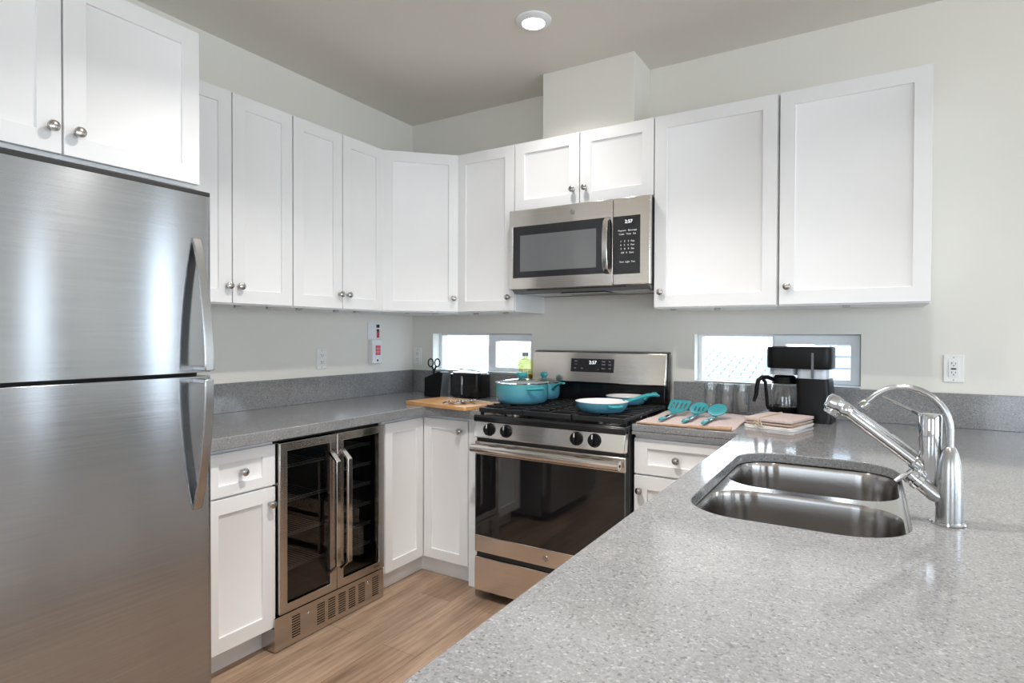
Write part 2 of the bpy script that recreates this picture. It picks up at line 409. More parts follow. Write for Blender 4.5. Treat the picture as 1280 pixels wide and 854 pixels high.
def knob(parent, L, x, z, yf):
    bm = B()
    lathe(bm, [(0, .001), (.0075, .001), (.0065, -.006), (.006, -.012), (.0105, -.016), (.0145, -.021), (.0155, -.026), (.0140, -.030), (.0085, -.033), (0, -.034)], seg=20, M=Matrix.Rotation(radians(-90), 4, 'X'))
    for k in range(4):   # twisted ribs of the knob head
        a = k*pi/4 - pi/4
        p = [Vector((cos(a)*s*.0135 + sin(a)*.003*sin(s*3), -.0305 + abs(s)**2*.004, sin(a)*s*.0135 - cos(a)*.003*sin(s*3))) for s in (-1, -.5, 0, .5, 1)]
        tube(bm, p, .0022, 6)
    bm.transform(L @ Matrix.Translation((x, yf, z)))
    return obj('knob', bm, NICKEL, parent)
def Lmat(loc, rz): return Matrix.Translation(loc) @ Matrix.Rotation(rz, 4, 'Z')
def cabinet(label, loc, rz, w, d, z0, z1, fronts, toe=0, group=None, rail=False, name='wall_cabinet', clips=()):
    t = thing(name, label, 'cabinet', loc, rz, group); L = Lmat(loc, rz)
    bm = box(B(), .0008, w-.0008, -d, 0, z0, z1); bm.transform(L); obj('body', bm, PAINT, t, bev=.001)
    if toe:
        bm = box(B(), .0008, w-.0008, -d+.055, -.05, 0.0, z0-.0005); bm.transform(L); obj('toe_kick', bm, PAINT, t)
    for kind, x0, x1, a, b, k in fronts:
        yf = -d-.020
        if kind == 'door': f = shaker('door', t, L, x0, x1, a, b, yf, .019)
        elif kind == 'drawer': f = shaker('drawer', t, L, x0, x1, a, b, yf, .019, rail=.042)
        else:
            bm = box(B(), x0, x1, yf, yf+.019, a, b); bm.transform(L); f = obj('filler_panel', bm, PAINT, t, bev=.001)
        if k: knob(f, L, k[0], k[1], yf)
    for cx, cy in clips:
        bm = box(B(), cx-.013, cx+.013, cy-.008, cy+.008, z0-.010, z0); bm.transform(L); obj('mounting_clip', bm, GREYM, t)
    return t
UB, UT, UD = 1.424, 2.3135, .329
R90 = radians(90)
g = .0024
def upper_left(y0, y1, label, clips):
    w = y1-y0; m = w/2
    return cabinet(label, (0, y0, 0), R90, w, UD, UB-.006, UT-.001, [('door', g, m-g, UB, UT, (m-.024, UB+.072)), ('door', m+g, w-g, UB, UT, (m+.030, UB+.072))], clips=clips)
upper_left(-1.850, -1.240, 'tall white two-door wall cabinet beside the fridge cabinet', [(.36, -.30), (.52, -.30)])
upper_left(-1.238, -.636, 'tall white two-door wall cabinet between fridge side and corner cabinet', [(.07, -.30), (.30, -.30), (.44, -.30)])
# diagonal corner cabinet
c_ = .633
t = thing('corner_cabinet', 'white diagonal corner wall cabinet with one door', 'cabinet', (0, 0, 0))
obj('body', slab(B(), [(0, -.0005), (0, -c_), (UD, -c_), (c_, -UD), (c_, -.0005)][::-1], [], UB-.006, UT-.001), PAINT, t, bev=.001)
dl = math.hypot(c_-UD, c_-UD)
L = Matrix.Translation((UD, -c_, 0)) @ Matrix.Rotation(radians(45), 4, 'Z')
f = shaker('door', t, L, .003, dl-.003, UB, UT, -.020)
knob(f, L, dl-.034, UB+.075, -.020)
for cx in (.14, .30):
    bm = box(B(), cx-.013, cx+.013, .03, .046, UB-.016, UB-.006); bm.transform(L); obj('mounting_clip', bm, GREYM, t)
def upper_back(x0, x1, label, fronts, z0=UB-.006, clips=(), d=UD):
    return cabinet(label, (x0, 0, 0), 0, x1-x0, d, z0, UT-.001, fronts, clips=clips)
w1 = 1.016-.634
upper_back(.634, 1.016, 'narrow one-door white wall cabinet left of the microwave', [('door', g, w1-g, UB, UT, (w1-.030, UB+.072))], clips=[(.1, -.3), (.3, -.3)])
w2 = 1.7815-1.017; m2 = w2/2; MZ = 1.952
upper_back(1.017, 1.7815, 'short two-door white cabinet directly above the microwave', [('door', g, m2-g, MZ, UT, (m2-.034, MZ+.075)), ('door', m2+g, w2-g, MZ, UT, (m2+.034, MZ+.075))], z0=MZ-.004)
w3 = 2.317-1.782
upper_back(1.782, 2.317, 'wide one-door white wall cabinet right of the microwave', [('door', g, w3-g*2, UB, UT, (.036, UB+.070))], clips=[(.08, -.3), (.28, -.3)])
w4 = 2.848-2.318
upper_back(2.318, 2.848, 'rightmost white wall cabinet, above the coffee maker', [('door', g*2, w4-g, UB, UT, (.036, UB+.074))], clips=[(.25, -.3)])
# cabinet over the refrigerator
FZ = 1.800
t = cabinet('white two-door cabinet above the refrigerator', (0, -2.690, 0), R90, .798, .680, FZ-.012, UT-.001,
    [('door', g, .3985-g, FZ, UT, (.3985-.030, FZ+.068)), ('door', .3985+g, .798-g, FZ, UT, (.3985+.034, FZ+.068))])

# base cabinets
BD = .580; DZ0, DT0 = .102, .846
wl = 1.826-1.5215
cabinet('white base cabinet with drawer and door beside the refrigerator', (0, -1.826, 0), R90, wl, BD, .10, .868,
    [('drawer', g, wl-g, .684, .848, (wl/2, .766)), ('door', g, wl-g, DZ0, .676, (wl-.030, .612))], toe=1, name='base_cabinet')
# corner base cabinet with a folding pair of doors in the inner corner
t = thing('corner_base_cabinet', 'white corner base cabinet with a folding pair of doors', 'cabinet', (0, 0, 0))
pl = [(.0006, -.0005), (.0006, -.912), (BD, -.912), (BD, -BD), (.998, -BD), (.998, -.0005)]
obj('body', slab(B(), pl[::-1], [], .10, .868), PAINT, t, bev=.001)
pk = [(.05, -.05), (.05, -.911), (BD-.03, -.911), (BD-.03, -BD+.03), (.997, -BD+.03), (.997, -.05)]
obj('toe_kick', slab(B(), pk[::-1], [], 0, .0995), PAINT, t)
L = Matrix.Translation((0, -.912, 0)) @ Matrix.Rotation(R90, 4, 'Z')
shaker('door', t, L, .022, .311, .098, .848, -BD-.020, stile=.052)
obj('filler_panel', box(B(), BD, BD+.012, -.911, -.892, .10, .866), PAINT, t)
L = Matrix()
f = shaker('door', t, L, .603, .892, .098, .848, -BD-.020, stile=.052)
knob(f, L, .852, .795, -BD-.020)
obj('filler_panel', box(B(), .896, .975, -BD-.012, -BD, .0, .866), PAINT, t)
# base cabinet right of range
wr = 2.222-1.787
cabinet('white base cabinet with drawer and door right of the stove', (1.787, 0, 0), 0, wr, BD+.02, .10, .868,
    [('drawer', g, wr-.06, .700, .852, (.187, .775)), ('door', g, wr-.06, DZ0, .692, (.030, .630)), ('filler', wr-.057, wr-.024, DZ0, .852, None)], toe=1, name='base_cabinet')
# peninsula base cabinets, fronts towards the kitchen
PX = 2.262
RM = radians(-90)
def pen(y1, wdt, label, fronts): return cabinet(label, (3.15, y1, 0), RM, wdt, 3.15-PX-.02, .10, .868 if 'sink' not in label else .66, fronts, toe=1, name='base_cabinet')
pen(-.64, .21, 'slim white filler cabinet in the peninsula corner', [('filler', g, .21-g, DZ0, .852, None)])
pen(-1.885, .0+.60, 'white two-door base cabinet at the near end of the peninsula', [('door', g, .30-g, DZ0, .848, (.27, .78)), ('door', .30+g, .60-g, DZ0, .848, (.33, .78))])
pen(-.852, 1.03, 'white sink base cabinet under the double sink', [('door', g, .515-g, DZ0, .648, (.485, .6)), ('door', .515+g, 1.03-g, DZ0, .648, (.545, .6))])
# ------------------------------------------------------------------ countertops
CT0, CT1 = .868, .914
t = thing('countertop', 'grey speckled quartz countertop along the left wall and corner', 'countertop', (0, 0, 0))
obj('slab', slab(B(), [(.001, -.001), (.001, -1.826), (.642, -1.826), (.642, -.642), (1.001, -.642), (1.001, -.001)][::-1], [], CT0, CT1), QUARTZ, t, bev=.003)
obj('backsplash', box(B(), .0005, .0195, -1.826, -.0005, CT1, 1.056), QUARTZ, t, bev=.0015)
obj('backsplash', box(B(), .020, 1.001, -.0195, -.0005, CT1, 1.056), QUARTZ, t, bev=.0015)
t = thing('countertop', 'grey speckled quartz countertop of the peninsula with sink cutout', 'countertop', (2.7, -1.4, 0))
SX0, SX1, SY0, SY1 = 2.300, 2.728, -1.772, -.992
PE = 2.222
obj('slab', slab(B(), [(1.785, -.001), (1.785, -.642), (PE-.012, -.642), (PE, -.654), (PE, -2.78), (3.42, -2.78), (3.42, -.001)][::-1], [rrect(SX0, SX1, SY0, SY1, .125, 14)], CT0+.016, CT1), QUARTZ, t, bev=.003)
obj('built_up_edge', box(B(), 1.786, 2.2099, -.6415, -.60, CT0+.002, CT0+.0158), QUARTZ, t)
obj('built_up_edge', box(B(), 2.2225, 2.258, -2.779, -.655, CT0+.002, CT0+.0158), QUARTZ, t)
obj('backsplash', box(B(), 1.785, 3.42, -.0195, -.0005, CT1, 1.056), QUARTZ, t, bev=.0015)
# peninsula back panel under the overhang
t2 = thing('peninsula_panel', 'white panel closing the seating side of the peninsula', 'panel', (3.17, -1.5, 0))
obj('panel', box(B(), 3.152, 3.172, -2.486, -.02, 0, .866), PAINT, t2)

# ------------------------------------------------------------------ sink
t = thing('double_sink', 'stainless steel undermount double bowl sink in the peninsula', 'sink', ((SX0+SX1)/2, (SY0+SY1)/2, .68))
FLZ = CT0+.0145
YD = -1.375
bw = [(SX0+.006, SX1-.006, YD+.022, SY1-.008), (SX0+.006, SX1-.006, SY0+.008, YD-.022)]
holes = [rrect(*b, .10, 12) for b in bw]
fo = rrect(SX0-.02, SX1+.02, SY0-.02, SY1+.02, .14, 12)
bm = B()
for hole, keep in ((holes[0], lambda y: y > YD), (holes[1], lambda y: y < YD)):
    half = [p for p in fo if keep(p[1])]
    if keep(9): half = half + [(SX0-.02, YD), (SX1+.02, YD)]
    else: half = half + [(SX1+.02, YD), (SX0-.02, YD)]
    b2 = slab(B(), half, [hole], FLZ-.0015, FLZ); mt_ = bpy.data.meshes.new('x'); b2.to_mesh(mt_); b2.free(); bm.from_mesh(mt_); bpy.data.meshes.remove(mt_)
bmesh.ops.remove_doubles(bm, verts=bm.verts[:], dist=.00001)
obj('flange', bm, STEEL_X, t)
for b in bw:
    bm = B(); rings = []
    steps = [(0.0, 0, .10), (.0015, .0035, .10), (.0035, .012, .10), (.006, .05, .10), (.012, .15, .095), (.022, .178, .085), (.045, .192, .07), (.09, .197, .05)]
    for ins, dz, rr in steps:
        P = rrect(b[0]+ins, b[1]-ins, b[2]+ins, b[3]-ins, rr, 12); rings.append([bm.verts.new((x, y, FLZ-dz)) for x, y in P])
    for a, c in zip(rings, rings[1:]):
        n = len(a)
        for k in range(n): bm.faces.new([a[k], a[(k+1) % n], c[(k+1) % n], c[k]])
    cx, cy = (b[0]+b[1])/2, (b[2]+b[3])/2
    bm.faces.new(rings[-1])
    bo = obj('bowl', bm, SINKM, t, ang=60)
    obj('drain', lathe(B(), [(0, .002), (.028, .002), (.030, .006), (.042, .004), (.044, .0005)], (cx, cy, FLZ-.197), 28), CHROME, bo)
# ------------------------------------------------------------------ faucet
fy = -1.584
t = thing('faucet', 'chrome kitchen faucet with arched filter tube beside the sink', 'faucet', (2.792, fy, CT1))
obj('base_flange', lathe(B(), [(0, 0), (.030, 0), (.031, .003), (.029, .006), (0, .006)], (2.792, fy, CT1), 36), CHROME, t)
bz = CT1+.006
body = obj('base_body', lathe(B(), [(0, 0), (.0235, 0), (.0235, .05), (.0225, .085), (.0195, .115), (.0145, .138), (.010, .148), (.0085, .150), (0, .150)], (2.794, fy, bz), 32), NICKELB, t)
ax, az = 2.794, bz+.14
arch = [(ax, fy, az), (ax, fy, 1.105)]
cxa, cza, ra, rb = 2.716, 1.100, .078, .083
for k in range(1, 15):
    a = radians(180*k/14*0.77); arch.append((cxa+ra*cos(a), fy, 1.103+rb*sin(a)))
e = Vector(arch[-1]); d = (Vector(arch[-1])-Vector(arch[-2])).normalized()
arch += [tuple(e+d*.012)]
obj('arched_tube', tube(B(), arch, .0072, 14), NICKELB, t)
e2 = e+d*.008
obj('tube_tip', tube(B(), [e2, e2+d*.004, e2+d*.016, e2+d*.018], [.0085, .0098, .0098, .008], 16), CHROME, t)
# side branch with the ribbed collar
p0 = Vector((2.790, fy, CT1+.045)); p1 = Vector((2.768, fy-.002, CT1+.058)); p2 = Vector((2.733, fy-.006, CT1+.088))
obj('side_branch', tube(B(), [p0+Vector((0, 0, -.03)), p0, p1, p1.lerp(p2, .5), p2], [.012, .015, .0155, .0145, .0145], 20), NICKELB, t)
dd = (p2-p1).normalized()
obj('ribbed_collar', tube(B(), [p2-dd*.016, p2-dd*.014, p2-dd*.004, p2-dd*.002, p2+dd*.002, p2+dd*.004, p2+dd*.012, p2+dd*.014], [.0155, .018, .018, .0155, .0155, .018, .017, .010], 22), CHROME, t)
hv = p2+dd*.010
obj('small_valve_lever', tube(B(), [hv, hv+Vector((-.010, -.004, -.004)), hv+Vector((-.024, -.01, -.016))], [.005, .0055, .004], 10), NICKELB, t)
# upright cylinder body behind the branch
cyx, cyy = 2.762, fy+.012
obj('column', lathe(B(), [(0, .052), (.012, .053), (.017, .060), (.0200, .075), (.0205, .155), (.0197, .1555), (.0197, .157), (.0208, .1575), (.0208, .196), (.019, .201), (0, .202)], (cyx, cyy, CT1+.018), 32), CHROME, t)
tz = CT1+.018+.190
obj('lever', tube(B(), [(cyx-.010, cyy+.006, tz+.004), (cyx-.045, cyy+.035, tz+.020), (cyx-.085, cyy+.068, tz+.037), (cyx-.090, cyy+.072, tz+.039), (cyx-.098, cyy+.078, tz+.042)], [.0042, .003, .0026, .0046, .0046], 10), CHROME, t)
s0 = Vector((2.752, cyy, CT1+.105)); s1 = Vector((2.613, fy-.012, 1.131))
sp = obj('spout', tube(B(), [s0+Vector((.006, 0, -.01)), s0, s0.lerp(s1, .12), s0.lerp(s1, .14), s0.lerp(s1, .9), s1], [.012, .016, .0155, .0128, .0122, .0125], 20), CHROME, t)
sd = (s1-s0).normalized()
pz = Vector((0, 0, 1)).cross(sd).cross(sd)*-1
nn = pz.normalized()
if nn.z < 0: nn = -nn
obj('hose_rail', tube(B(), [s0+nn*.017+sd*.006, s0.lerp(s1, .5)+nn*.0145, s1+nn*.012], .0045, 10), CHROME, sp)
obj('spout_joint', lathe(B(), [(0, -.018), (.014, -.018), (.0185, -.014), (.0185, .014), (.014, .018), (0, .018)], (s0.x-.006, s0.y, s0.z-.016), 22, Matrix.Rotation(radians(20), 4, 'Y')), CHROME, t)
h0 = s1-sd*.006
obj('spray_head', tube(B(), [h0, h0+sd*.008, h0+sd*.014, h0+sd*.020, h0+sd*.024+nn*-.001, h0+sd*.034+nn*-.003, h0+sd*.046+nn*-.006, h0+sd*.050+nn*-.007], [.0135, .0165, .0165, .0150, .0175, .019, .0185, .012], 24), CHROME, t)
hb = h0+sd*.030
obj('spray_nozzle', tube(B(), [hb, hb-nn*.020-sd*.002, hb-nn*.026-sd*.003, hb-nn*.027-sd*.003], [.0155, .0155, .014, .010], 22), CHROME, t)

# ------------------------------------------------------------------ refrigerator
t = thing('refrigerator', 'large stainless steel top-freezer refrigerator on the left', 'refrigerator', (.42, -2.29, 0))
RY0, RY1 = -2.672, -1.912
obj('body', box(B(), .035, .715, RY0+.004, RY1-.004, .03, 1.722), plain('fridge_side_grey', (.30, .30, .31), .4), t, bev=.004)
def fdoor(name, z0, z1):
    bm = B(); n = 40; prof = []
    for k in range(n+1):
        s = k/n; y = RY0+(RY1-RY0)*s; u = abs(2*s-1)
        x = .803 - .004*(u**2.0)
        edge = min(s, 1-s)*(RY1-RY0)
        if edge < .014: x -= .014*(1-math.sqrt(max(0, 1-((.014-edge)/.014)**2)))
        prof.append((x, y))
    for q in (.001, .003, .006, .010):      # extra points for the rounded edges
        for s, y in ((0, RY0+q), (1, RY1-q)):
            u = abs(2*((y-RY0)/(RY1-RY0))-1); prof.append((.803-.004*u**2-.014*(1-math.sqrt(max(0, 1-((.014-q)/.014)**2))), y))
    prof.sort(key=lambda p: p[1])
    P = [(.725, RY0)] + prof + [(.725, RY1)]
    slab(bm, P[::-1], [], z0, z1)
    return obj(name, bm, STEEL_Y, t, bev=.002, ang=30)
fd = fdoor('freezer_door', 1.168, 1.742)
rd = fdoor('refrigerator_door', .075, 1.156)
obj('door_gasket', box(B(), .716, .724, RY0+.008, RY1-.008, .08, 1.735), DARK, t)
obj('gap_shade_strip', box(B(), .730, .799, RY0+.006, RY1-.006, 1.7423, 1.756), DARK, t, bev=.002)  # black strip added to stand in for shade under the cabinet above
obj('kick_grille', box(B(), .66, .72, RY0+.01, RY1-.01, .0, .06), DARK, t, bev=.003)
obj('hinge_cover', box(B(), .60, .745, -1.99, -1.93, 1.7225, 1.745), GREYM, t, bev=.004)
hy = -1.966
def fhandle(za, zb, parent):
    """bowed strap: touches the door at za, stands furthest off at zb"""
    pts = []
    for k in range(19):
        s = k/18; pts.append((.800 + .070*math.sin(s*pi/2)**.8, hy, za+(zb-za)*s))
    o = obj('handle', strap(B(), pts, (0, 1, 0), .030, .010), NICKELB, parent, bev=.003, ang=60)
    sg = 1 if za > zb else -1
    obj('handle_bracket', box(B(), .800, .872, hy-.013, hy+.013, min(zb, zb+sg*.014), max(zb, zb+sg*.014)), NICKELB, o, bev=.002)
fhandle(1.600, 1.176, fd); fhandle(.728, 1.150, rd)

# ------------------------------------------------------------------ beverage cooler
t = thing('beverage_cooler', 'stainless double-door beverage cooler with black interior', 'beverage cooler', (.3, -1.218, 0))
CY0, CY1 = -1.519, -.917
bm = B()
box(bm, .05, .06, CY0, CY1, .03, .862); box(bm, .06, .578, CY0, CY0+.02, .03, .862); box(bm, .06, .578, CY1-.02, CY1, .03, .862)
box(bm, .06, .578, CY0+.02, CY1-.02, .842, .862); box(bm, .06, .578, CY0+.02, CY1-.02, .03, .16); box(bm, .06, .578, -1.225, -1.207, .16, .842)
obj('body', bm, plain('cooler_black', (.016, .016, .017), .35), t)
def cdoor(y0, y1, hy, film):
    z0, z1 = .150, .850; s = .036
    bm = B(); slab(bm, [(y0, z0), (y1, z0), (y1, z1), (y0, z1)], [[(y0+s, z0+s), (y1-s, z0+s), (y1-s, z1-s), (y0+s, z1-s)]], .582, .620)
    bm.transform(Matrix(((0, 0, 1, 0), (1, 0, 0, 0), (0, 1, 0, 0), (0, 0, 0, 1))))
    d = obj('door', bm, STEEL_YW, t, bev=.002)
    obj('door_glass', box(B(), .606, .610, y0+s-.003, y1-s+.003, z0+s-.003, z1-s+.003), SMOKE, d)
    pts = [(.618, hy, .772), (.664, hy, .735), (.664, hy, .275), (.618, hy, .238)]
    obj('handle', strap(B(), pts, (0, 1, 0), .024, .013), STEEL_Z, d, bev=.002)
    if film: obj('sticker', box(B(), .6101, .6106, y1-s-.13, y1-s-.03, z1-s-.045, z1-s-.012), BLUEF, d, label='pale blue sticker')
    return d
cdoor(CY0+.002, -1.2195, -1.252, True); dr = cdoor(-1.2165, CY1-.002, -1.186, False)
text('maker_mark', 'NewAir', .012, at(.6204, -.972, .170, FACE_X), DARK, dr)
for y0, y1, n in ((CY0+.024, -1.229, 4), (-1.203, CY1-.024, 6)):
    for k in range(n):
        z = .215 + (.80-.215)*(k+.5)/n; bm = B()
        tube(bm, [(.545, y0, z), (.545, y1, z)], .003, 8); tube(bm, [(.12, y0, z), (.12, y1, z)], .003, 8)
        tube(bm, [(.552, y0, z+.012), (.552, y1, z+.012)], .0025, 8)
        q = int((y1-y0)/.018)
        for j in range(q+1):
            y = y0+.004+(y1-y0-.008)*j/q; tube(bm, [(.12, y, z+.001), (.545, y, z+.001), (.552, y, z+.012)], .0014, 6)
        obj('wire_shelf', bm, WIRE, t)
GX = .612
bm = B(); W = CY1-CY0
holes = []
for col0 in [.085, .215, .275, .335, .395, .455, .545]:
    for r in range(9):
        z = .030+r*.0105
        holes.append([(CY0+col0-.021, z), (CY0+col0+.021, z), (CY0+col0+.021, z+.0048), (CY0+col0-.021, z+.0048)])
slab(bm, [(CY0-.018, .004), (CY1-.002, .004), (CY1-.002, .142), (CY0-.018, .142)], holes, GX-.003, GX+.002)
bm.transform(Matrix(((0, 0, 1, 0), (1, 0, 0, 0), (0, 1, 0, 0), (0, 0, 0, 1))))
gr = obj('vent_grille', bm, STEEL_YW, t)
obj('grille_end', box(B(), .53, GX-.003, CY0-.018, CY0-.0155, .004, .098), STEEL_YW, gr)
obj('grille_backing', box(B(), GX-.03, GX-.02, CY0+.0, CY1-.004, .006, .028), DARK, gr)
for col in (.150, .500):
    obj('screw', lathe(B(), [(0, .004), (.006, .003), (.008, 0)], (GX+.002, CY0+col, .10), 16, Matrix.Rotation(radians(90), 4, 'Y')), CHROME, gr)

# ------------------------------------------------------------------ range
t = thing('gas_range', 'stainless and black freestanding gas range under the microwave', 'stove', (1.395, -.35, 0))
X0, X1 = 1.004, 1.782
YB = -.025
obj('body', box(B(), X0+.004, X1-.004, -.655, YB, .045, .888), plain('range_side_black', (.02, .02, .021), .35), t, bev=.003)
for x in (X0+.05, X1-.05):
    for y in (-.60, -.10): obj('leg', lathe(B(), [(0, 0), (.018, 0), (.018, .01), (.01, .012), (.01, .046), (0, .046)], (x, y, 0), 16), DARK, t)
# cooktop tray with raised rim
bm = B(); box(bm, X0, X1, -.705, YB, .884, .906)
obj('cooktop', bm, BLACKM, t, bev=.006, seg=3)
obj('cooktop_front_lip', box(B(), X0+.001, X1-.001, -.708, -.690, .872, .9), BLACKM, t, bev=.005, seg=3)
# control panel, slightly tilted
M = Matrix.Translation((0, -.700, .880)) @ Matrix.Rotation(radians(-7), 4, 'X')
cp = obj('control_panel', box(B(), X0+.004, X1-.004, 0, .040, -.085, 0, M=M), STEEL_X, t, bev=.004, seg=3)
for kx in (1.098, 1.193, 1.556, 1.641):
    KM = Matrix.Translation((kx, -.701, .838)) @ Matrix.Rotation(radians(-7), 4, 'X') @ Matrix.Rotation(radians(90), 4, 'X')
    k = obj('burner_knob', lathe(B(), [(0, -.002), (.031, -.002), (.031, .004), (.028, .006), (.0265, .020), (.0245, .023), (0, .023)], (0, 0, 0), 28, KM), BLACK, cp)
    bm = B(); box(bm, -.0065, .0065, -.026, .026, .023, .034); bm.transform(KM); obj('knob_grip', bm, BLACK, k, bev=.003)
    bm = B(); box(bm, -.0018, .0018, .006, .024, .0338, .0346); bm.transform(KM); obj('pointer', bm, WHITE, k)
    bm = B(); lathe(bm, [(.033, .0016), (.0345, .0026), (.036, .0016)], (0, 0, 0), 28, KM); obj('knob_ring', bm, GREYM, k)
# oven door
OZ0, OZ1 = .236, .776; YF = -.700
od = obj('oven_door', box(B(), X0+.006, X1-.006, YF+.012, YF+.045, OZ0, OZ1-.002), DARK, t)
obj('top_band', box(B(), X0+.004, X1-.004, YF, YF+.012, .712, OZ1), STEEL_X, od, bev=.003)
obj('bottom_band', box(B(), X0+.004, X1-.004, YF, YF+.012, OZ0, .318), STEEL_X, od, bev=.003)
obj('oven_window', box(B(), X0+.006, X1-.006, YF+.001, YF+.012, .3182, .7118), OVENG, od, bev=.001)
bm = B(); pts = [(X0+.012, YF-.040, .748), (X1-.012, YF-.040, .748)]
tube(bm, pts, .021, 24); hd = obj('oven_handle', bm, STEEL_X, od, bev=.003)
for x in (X0+.03, X1-.03): obj('handle_mount', box(B(), x-.014, x+.014, YF-.032, YF+.002, .736, .760), NICKELB, hd, bev=.003)
obj('handle_screw', lathe(B(), [(0, .003), (.006, .002), (.007, 0)], (X1-.0122, YF-.040, .748), 16, Matrix.Rotation(radians(90), 4, 'Y')), DARK, hd)
obj('vent_gap', box(B(), X0+.01, X1-.01, -.690, -.66, .776, .796), DARK, t)
# bottom drawer
dw = obj('storage_drawer', box(B(), X0+.004, X1-.004, YF, YF+.045, .048, .212), STEEL_X, t, bev=.003)
obj('drawer_gap', box(B(), X0+.01, X1-.01, -.688, -.66, .212, .236), DARK, t)
def badge(x, y, z, r, parent, name='round_badge'):
    b = obj(name, lathe(B(), [(0, .0012), (r*.94, .0012), (r, 0)], (x, y, z), 28, FACE_Y), NICKEL, parent, label='small round monogram badge')
    bm = B(); tube(bm, [(x+r*.86*cos(a), y-.0014, z+r*.86*sin(a)) for a in [2*pi*k/28 for k in range(29)]], r*.05, 6)
    tube(bm, [(x+r*(-.28+.24*cos(a)), y-.0014, z+r*.36*sin(a)) for a in [radians(30+30*k) for k in range(11)]], r*.07, 6)
    tube(bm, [(x+r*(.26+.2*cos(a)*(1 if k < 6 else .8)), y-.0014, z+r*(.18 if k < 6 else -.16)+r*.18*sin(a)) for k, a in enumerate([radians(60+28*q) for q in range(11)])], r*.07, 6)
    obj('monogram', bm, NICKELB, b)
badge(1.40, YF-.0002, .275, .014, od)
# grates: three cast-iron sections
gz = .942
secs = [(X0+.018, 1.262), (1.268, 1.518), (1.524, X1-.010)]
for gi, (a, b) in enumerate(secs):
    bm = B(); ya, yb = -.678, -.112
    for y in (ya, yb): box(bm, a, b, y-.007, y+.007, gz-.026 if y == ya else gz-.016, gz-.004)
    for x in (a+.006, b-.006): box(bm, x-.006, x+.006, ya, yb, gz-.018, gz-.004)
    n = 9
    for k in range(1, n):
        y = ya+(yb-ya)*k/n
        cx = (a+b)/2
        for s, e in ((a, cx-.02), (cx+.02, b)): box(bm, s, e, y-.0045, y+.0045, gz-.012, gz+.002)
    for k in (.02, .5, .98):
        y = ya+(yb-ya)*k
        for x in (a+.008, b-.008): box(bm, x-.007, x+.007, y-.008, y+.008, .906, gz-.012)
    for k in (.5,): box(bm, (a+b)/2-.006, (a+b)/2+.006, ya, yb, gz-.016, gz-.004)
    obj('grate', bm, IRON, t, bev=.002)
for bx_, by_ in ((1.135, -.53), (1.135, -.22), (1.395, -.38), (1.65, -.53), (1.65, -.22)):
    bb = obj('burner', lathe(B(), [(0, 0), (.052, 0), (.050, .008), (.040, .012), (.038, .018), (0, .018)], (bx_, by_, .906), 28), NICKELB, t)
    obj('burner_cap', lathe(B(), [(0, .0), (.036, 0), (.038, .004), (.034, .009), (0, .010)], (bx_, by_, .9242), 28), IRON, bb)
# chrome drip details on the front of the cooktop
for x in (1.115, 1.665): obj('burner_bowl', lathe(B(), [(.062, .001), (.060, .004), (.056, .001)], (x, -.600, .9065), 28, Matrix.Scale(.62, 4, (0, 1, 0))), CHROME, t)
# backguard
bm = B(); P = [(-.020, .888), (-.100, .888), (-.098, 1.035), (-.060, 1.045), (-.045, 1.195), (-.020, 1.205)]
def prism_yz(bm, P, x0, x1):
    a = [bm.verts.new((x0, y, z)) for y, z in P]; b = [bm.verts.new((x1, y, z)) for y, z in P]
    bm.faces.new(a); bm.faces.new(b[::-1])
    for k in range(len(P)): bm.faces.new([a[k], a[(k+1) % len(P)], b[(k+1) % len(P)], b[k]])
    return bm
BX0, BX1 = .978, 1.772
bg = obj('backguard', prism_yz(B(), [(-.022, .888), (-.058, .888), (-.060, 1.200), (-.022, 1.207)], BX0+.006, BX1), BLACKM, t, bev=.004)
M = Matrix.Translation((0, -.104, 1.035)) @ Matrix.Rotation(radians(-9), 4, 'X')
pn = obj('steel_fascia', box(B(), BX0+.012, BX1-.006, 0, .030, 0, .165, M=M), STEEL_X, bg, bev=.004, seg=3)
dp = obj('display', box(B(), 1.232, 1.485, -.002, .004, .057, .130, M=M), PANEL, pn, bev=.001)
text('clock_digits', '2:57', .026, M @ at(1.362, -.0025, .109, FACE_Y), LEDW, dp)
texts('button_text', [(q, .009, M @ at(px_, -.0025, tz_, FACE_Y)) for px_, tz_, q in ((1.262, .116, 'Bake'), (1.262, .099, 'o  o'), (1.258, .077, 'Off'), (1.30, .077, 'On'), (1.33, .072, '-'), (1.395, .072, '+'), (1.425, .116, 'Timer'), (1.46, .116, 'Set'), (1.425, .100, 'Clock'), (1.462, .100, 'Light'), (1.425, .078, 'Start'), (1.462, .078, 'Off'))], GREYM, dp)
obj('backguard_vent', box(B(), BX0+.02, BX1-.02, -.066, -.058, .905, 1.028), BLACKM, bg, bev=.003)

# ------------------------------------------------------------------ microwave
t = thing('microwave', 'stainless over-the-range microwave below the short cabinet', 'microwave', (1.4, -.2, 1.53))
MX0, MX1, MZ0, MZ1, MY = 1.017, 1.7805, 1.532, 1.945, -.400
obj('body', box(B(), MX0+.002, MX1-.001, -.372, -.002, MZ0+.0, MZ1-.002), plain('microwave_case', (.03, .03, .032), .4), t, bev=.002)
DX = 1.598
bm = slab(B(), [(MX0, MZ0), (DX, MZ0), (DX, MZ1), (MX0, MZ1)], [], 0, .03)
bm = B(); slab(bm, [(MX0, MZ0), (DX, MZ0), (DX, MZ1), (MX0, MZ1)], [[(1.040, 1.592), (1.578, 1.592), (1.578, 1.858), (1.040, 1.858)]], 0, .028)
bm.transform(Matrix(((1, 0, 0, 0), (0, 0, 1, MY), (0, 1, 0, 0), (0, 0, 0, 1))))
md = obj('door', bm, STEEL_X, t, bev=.002)
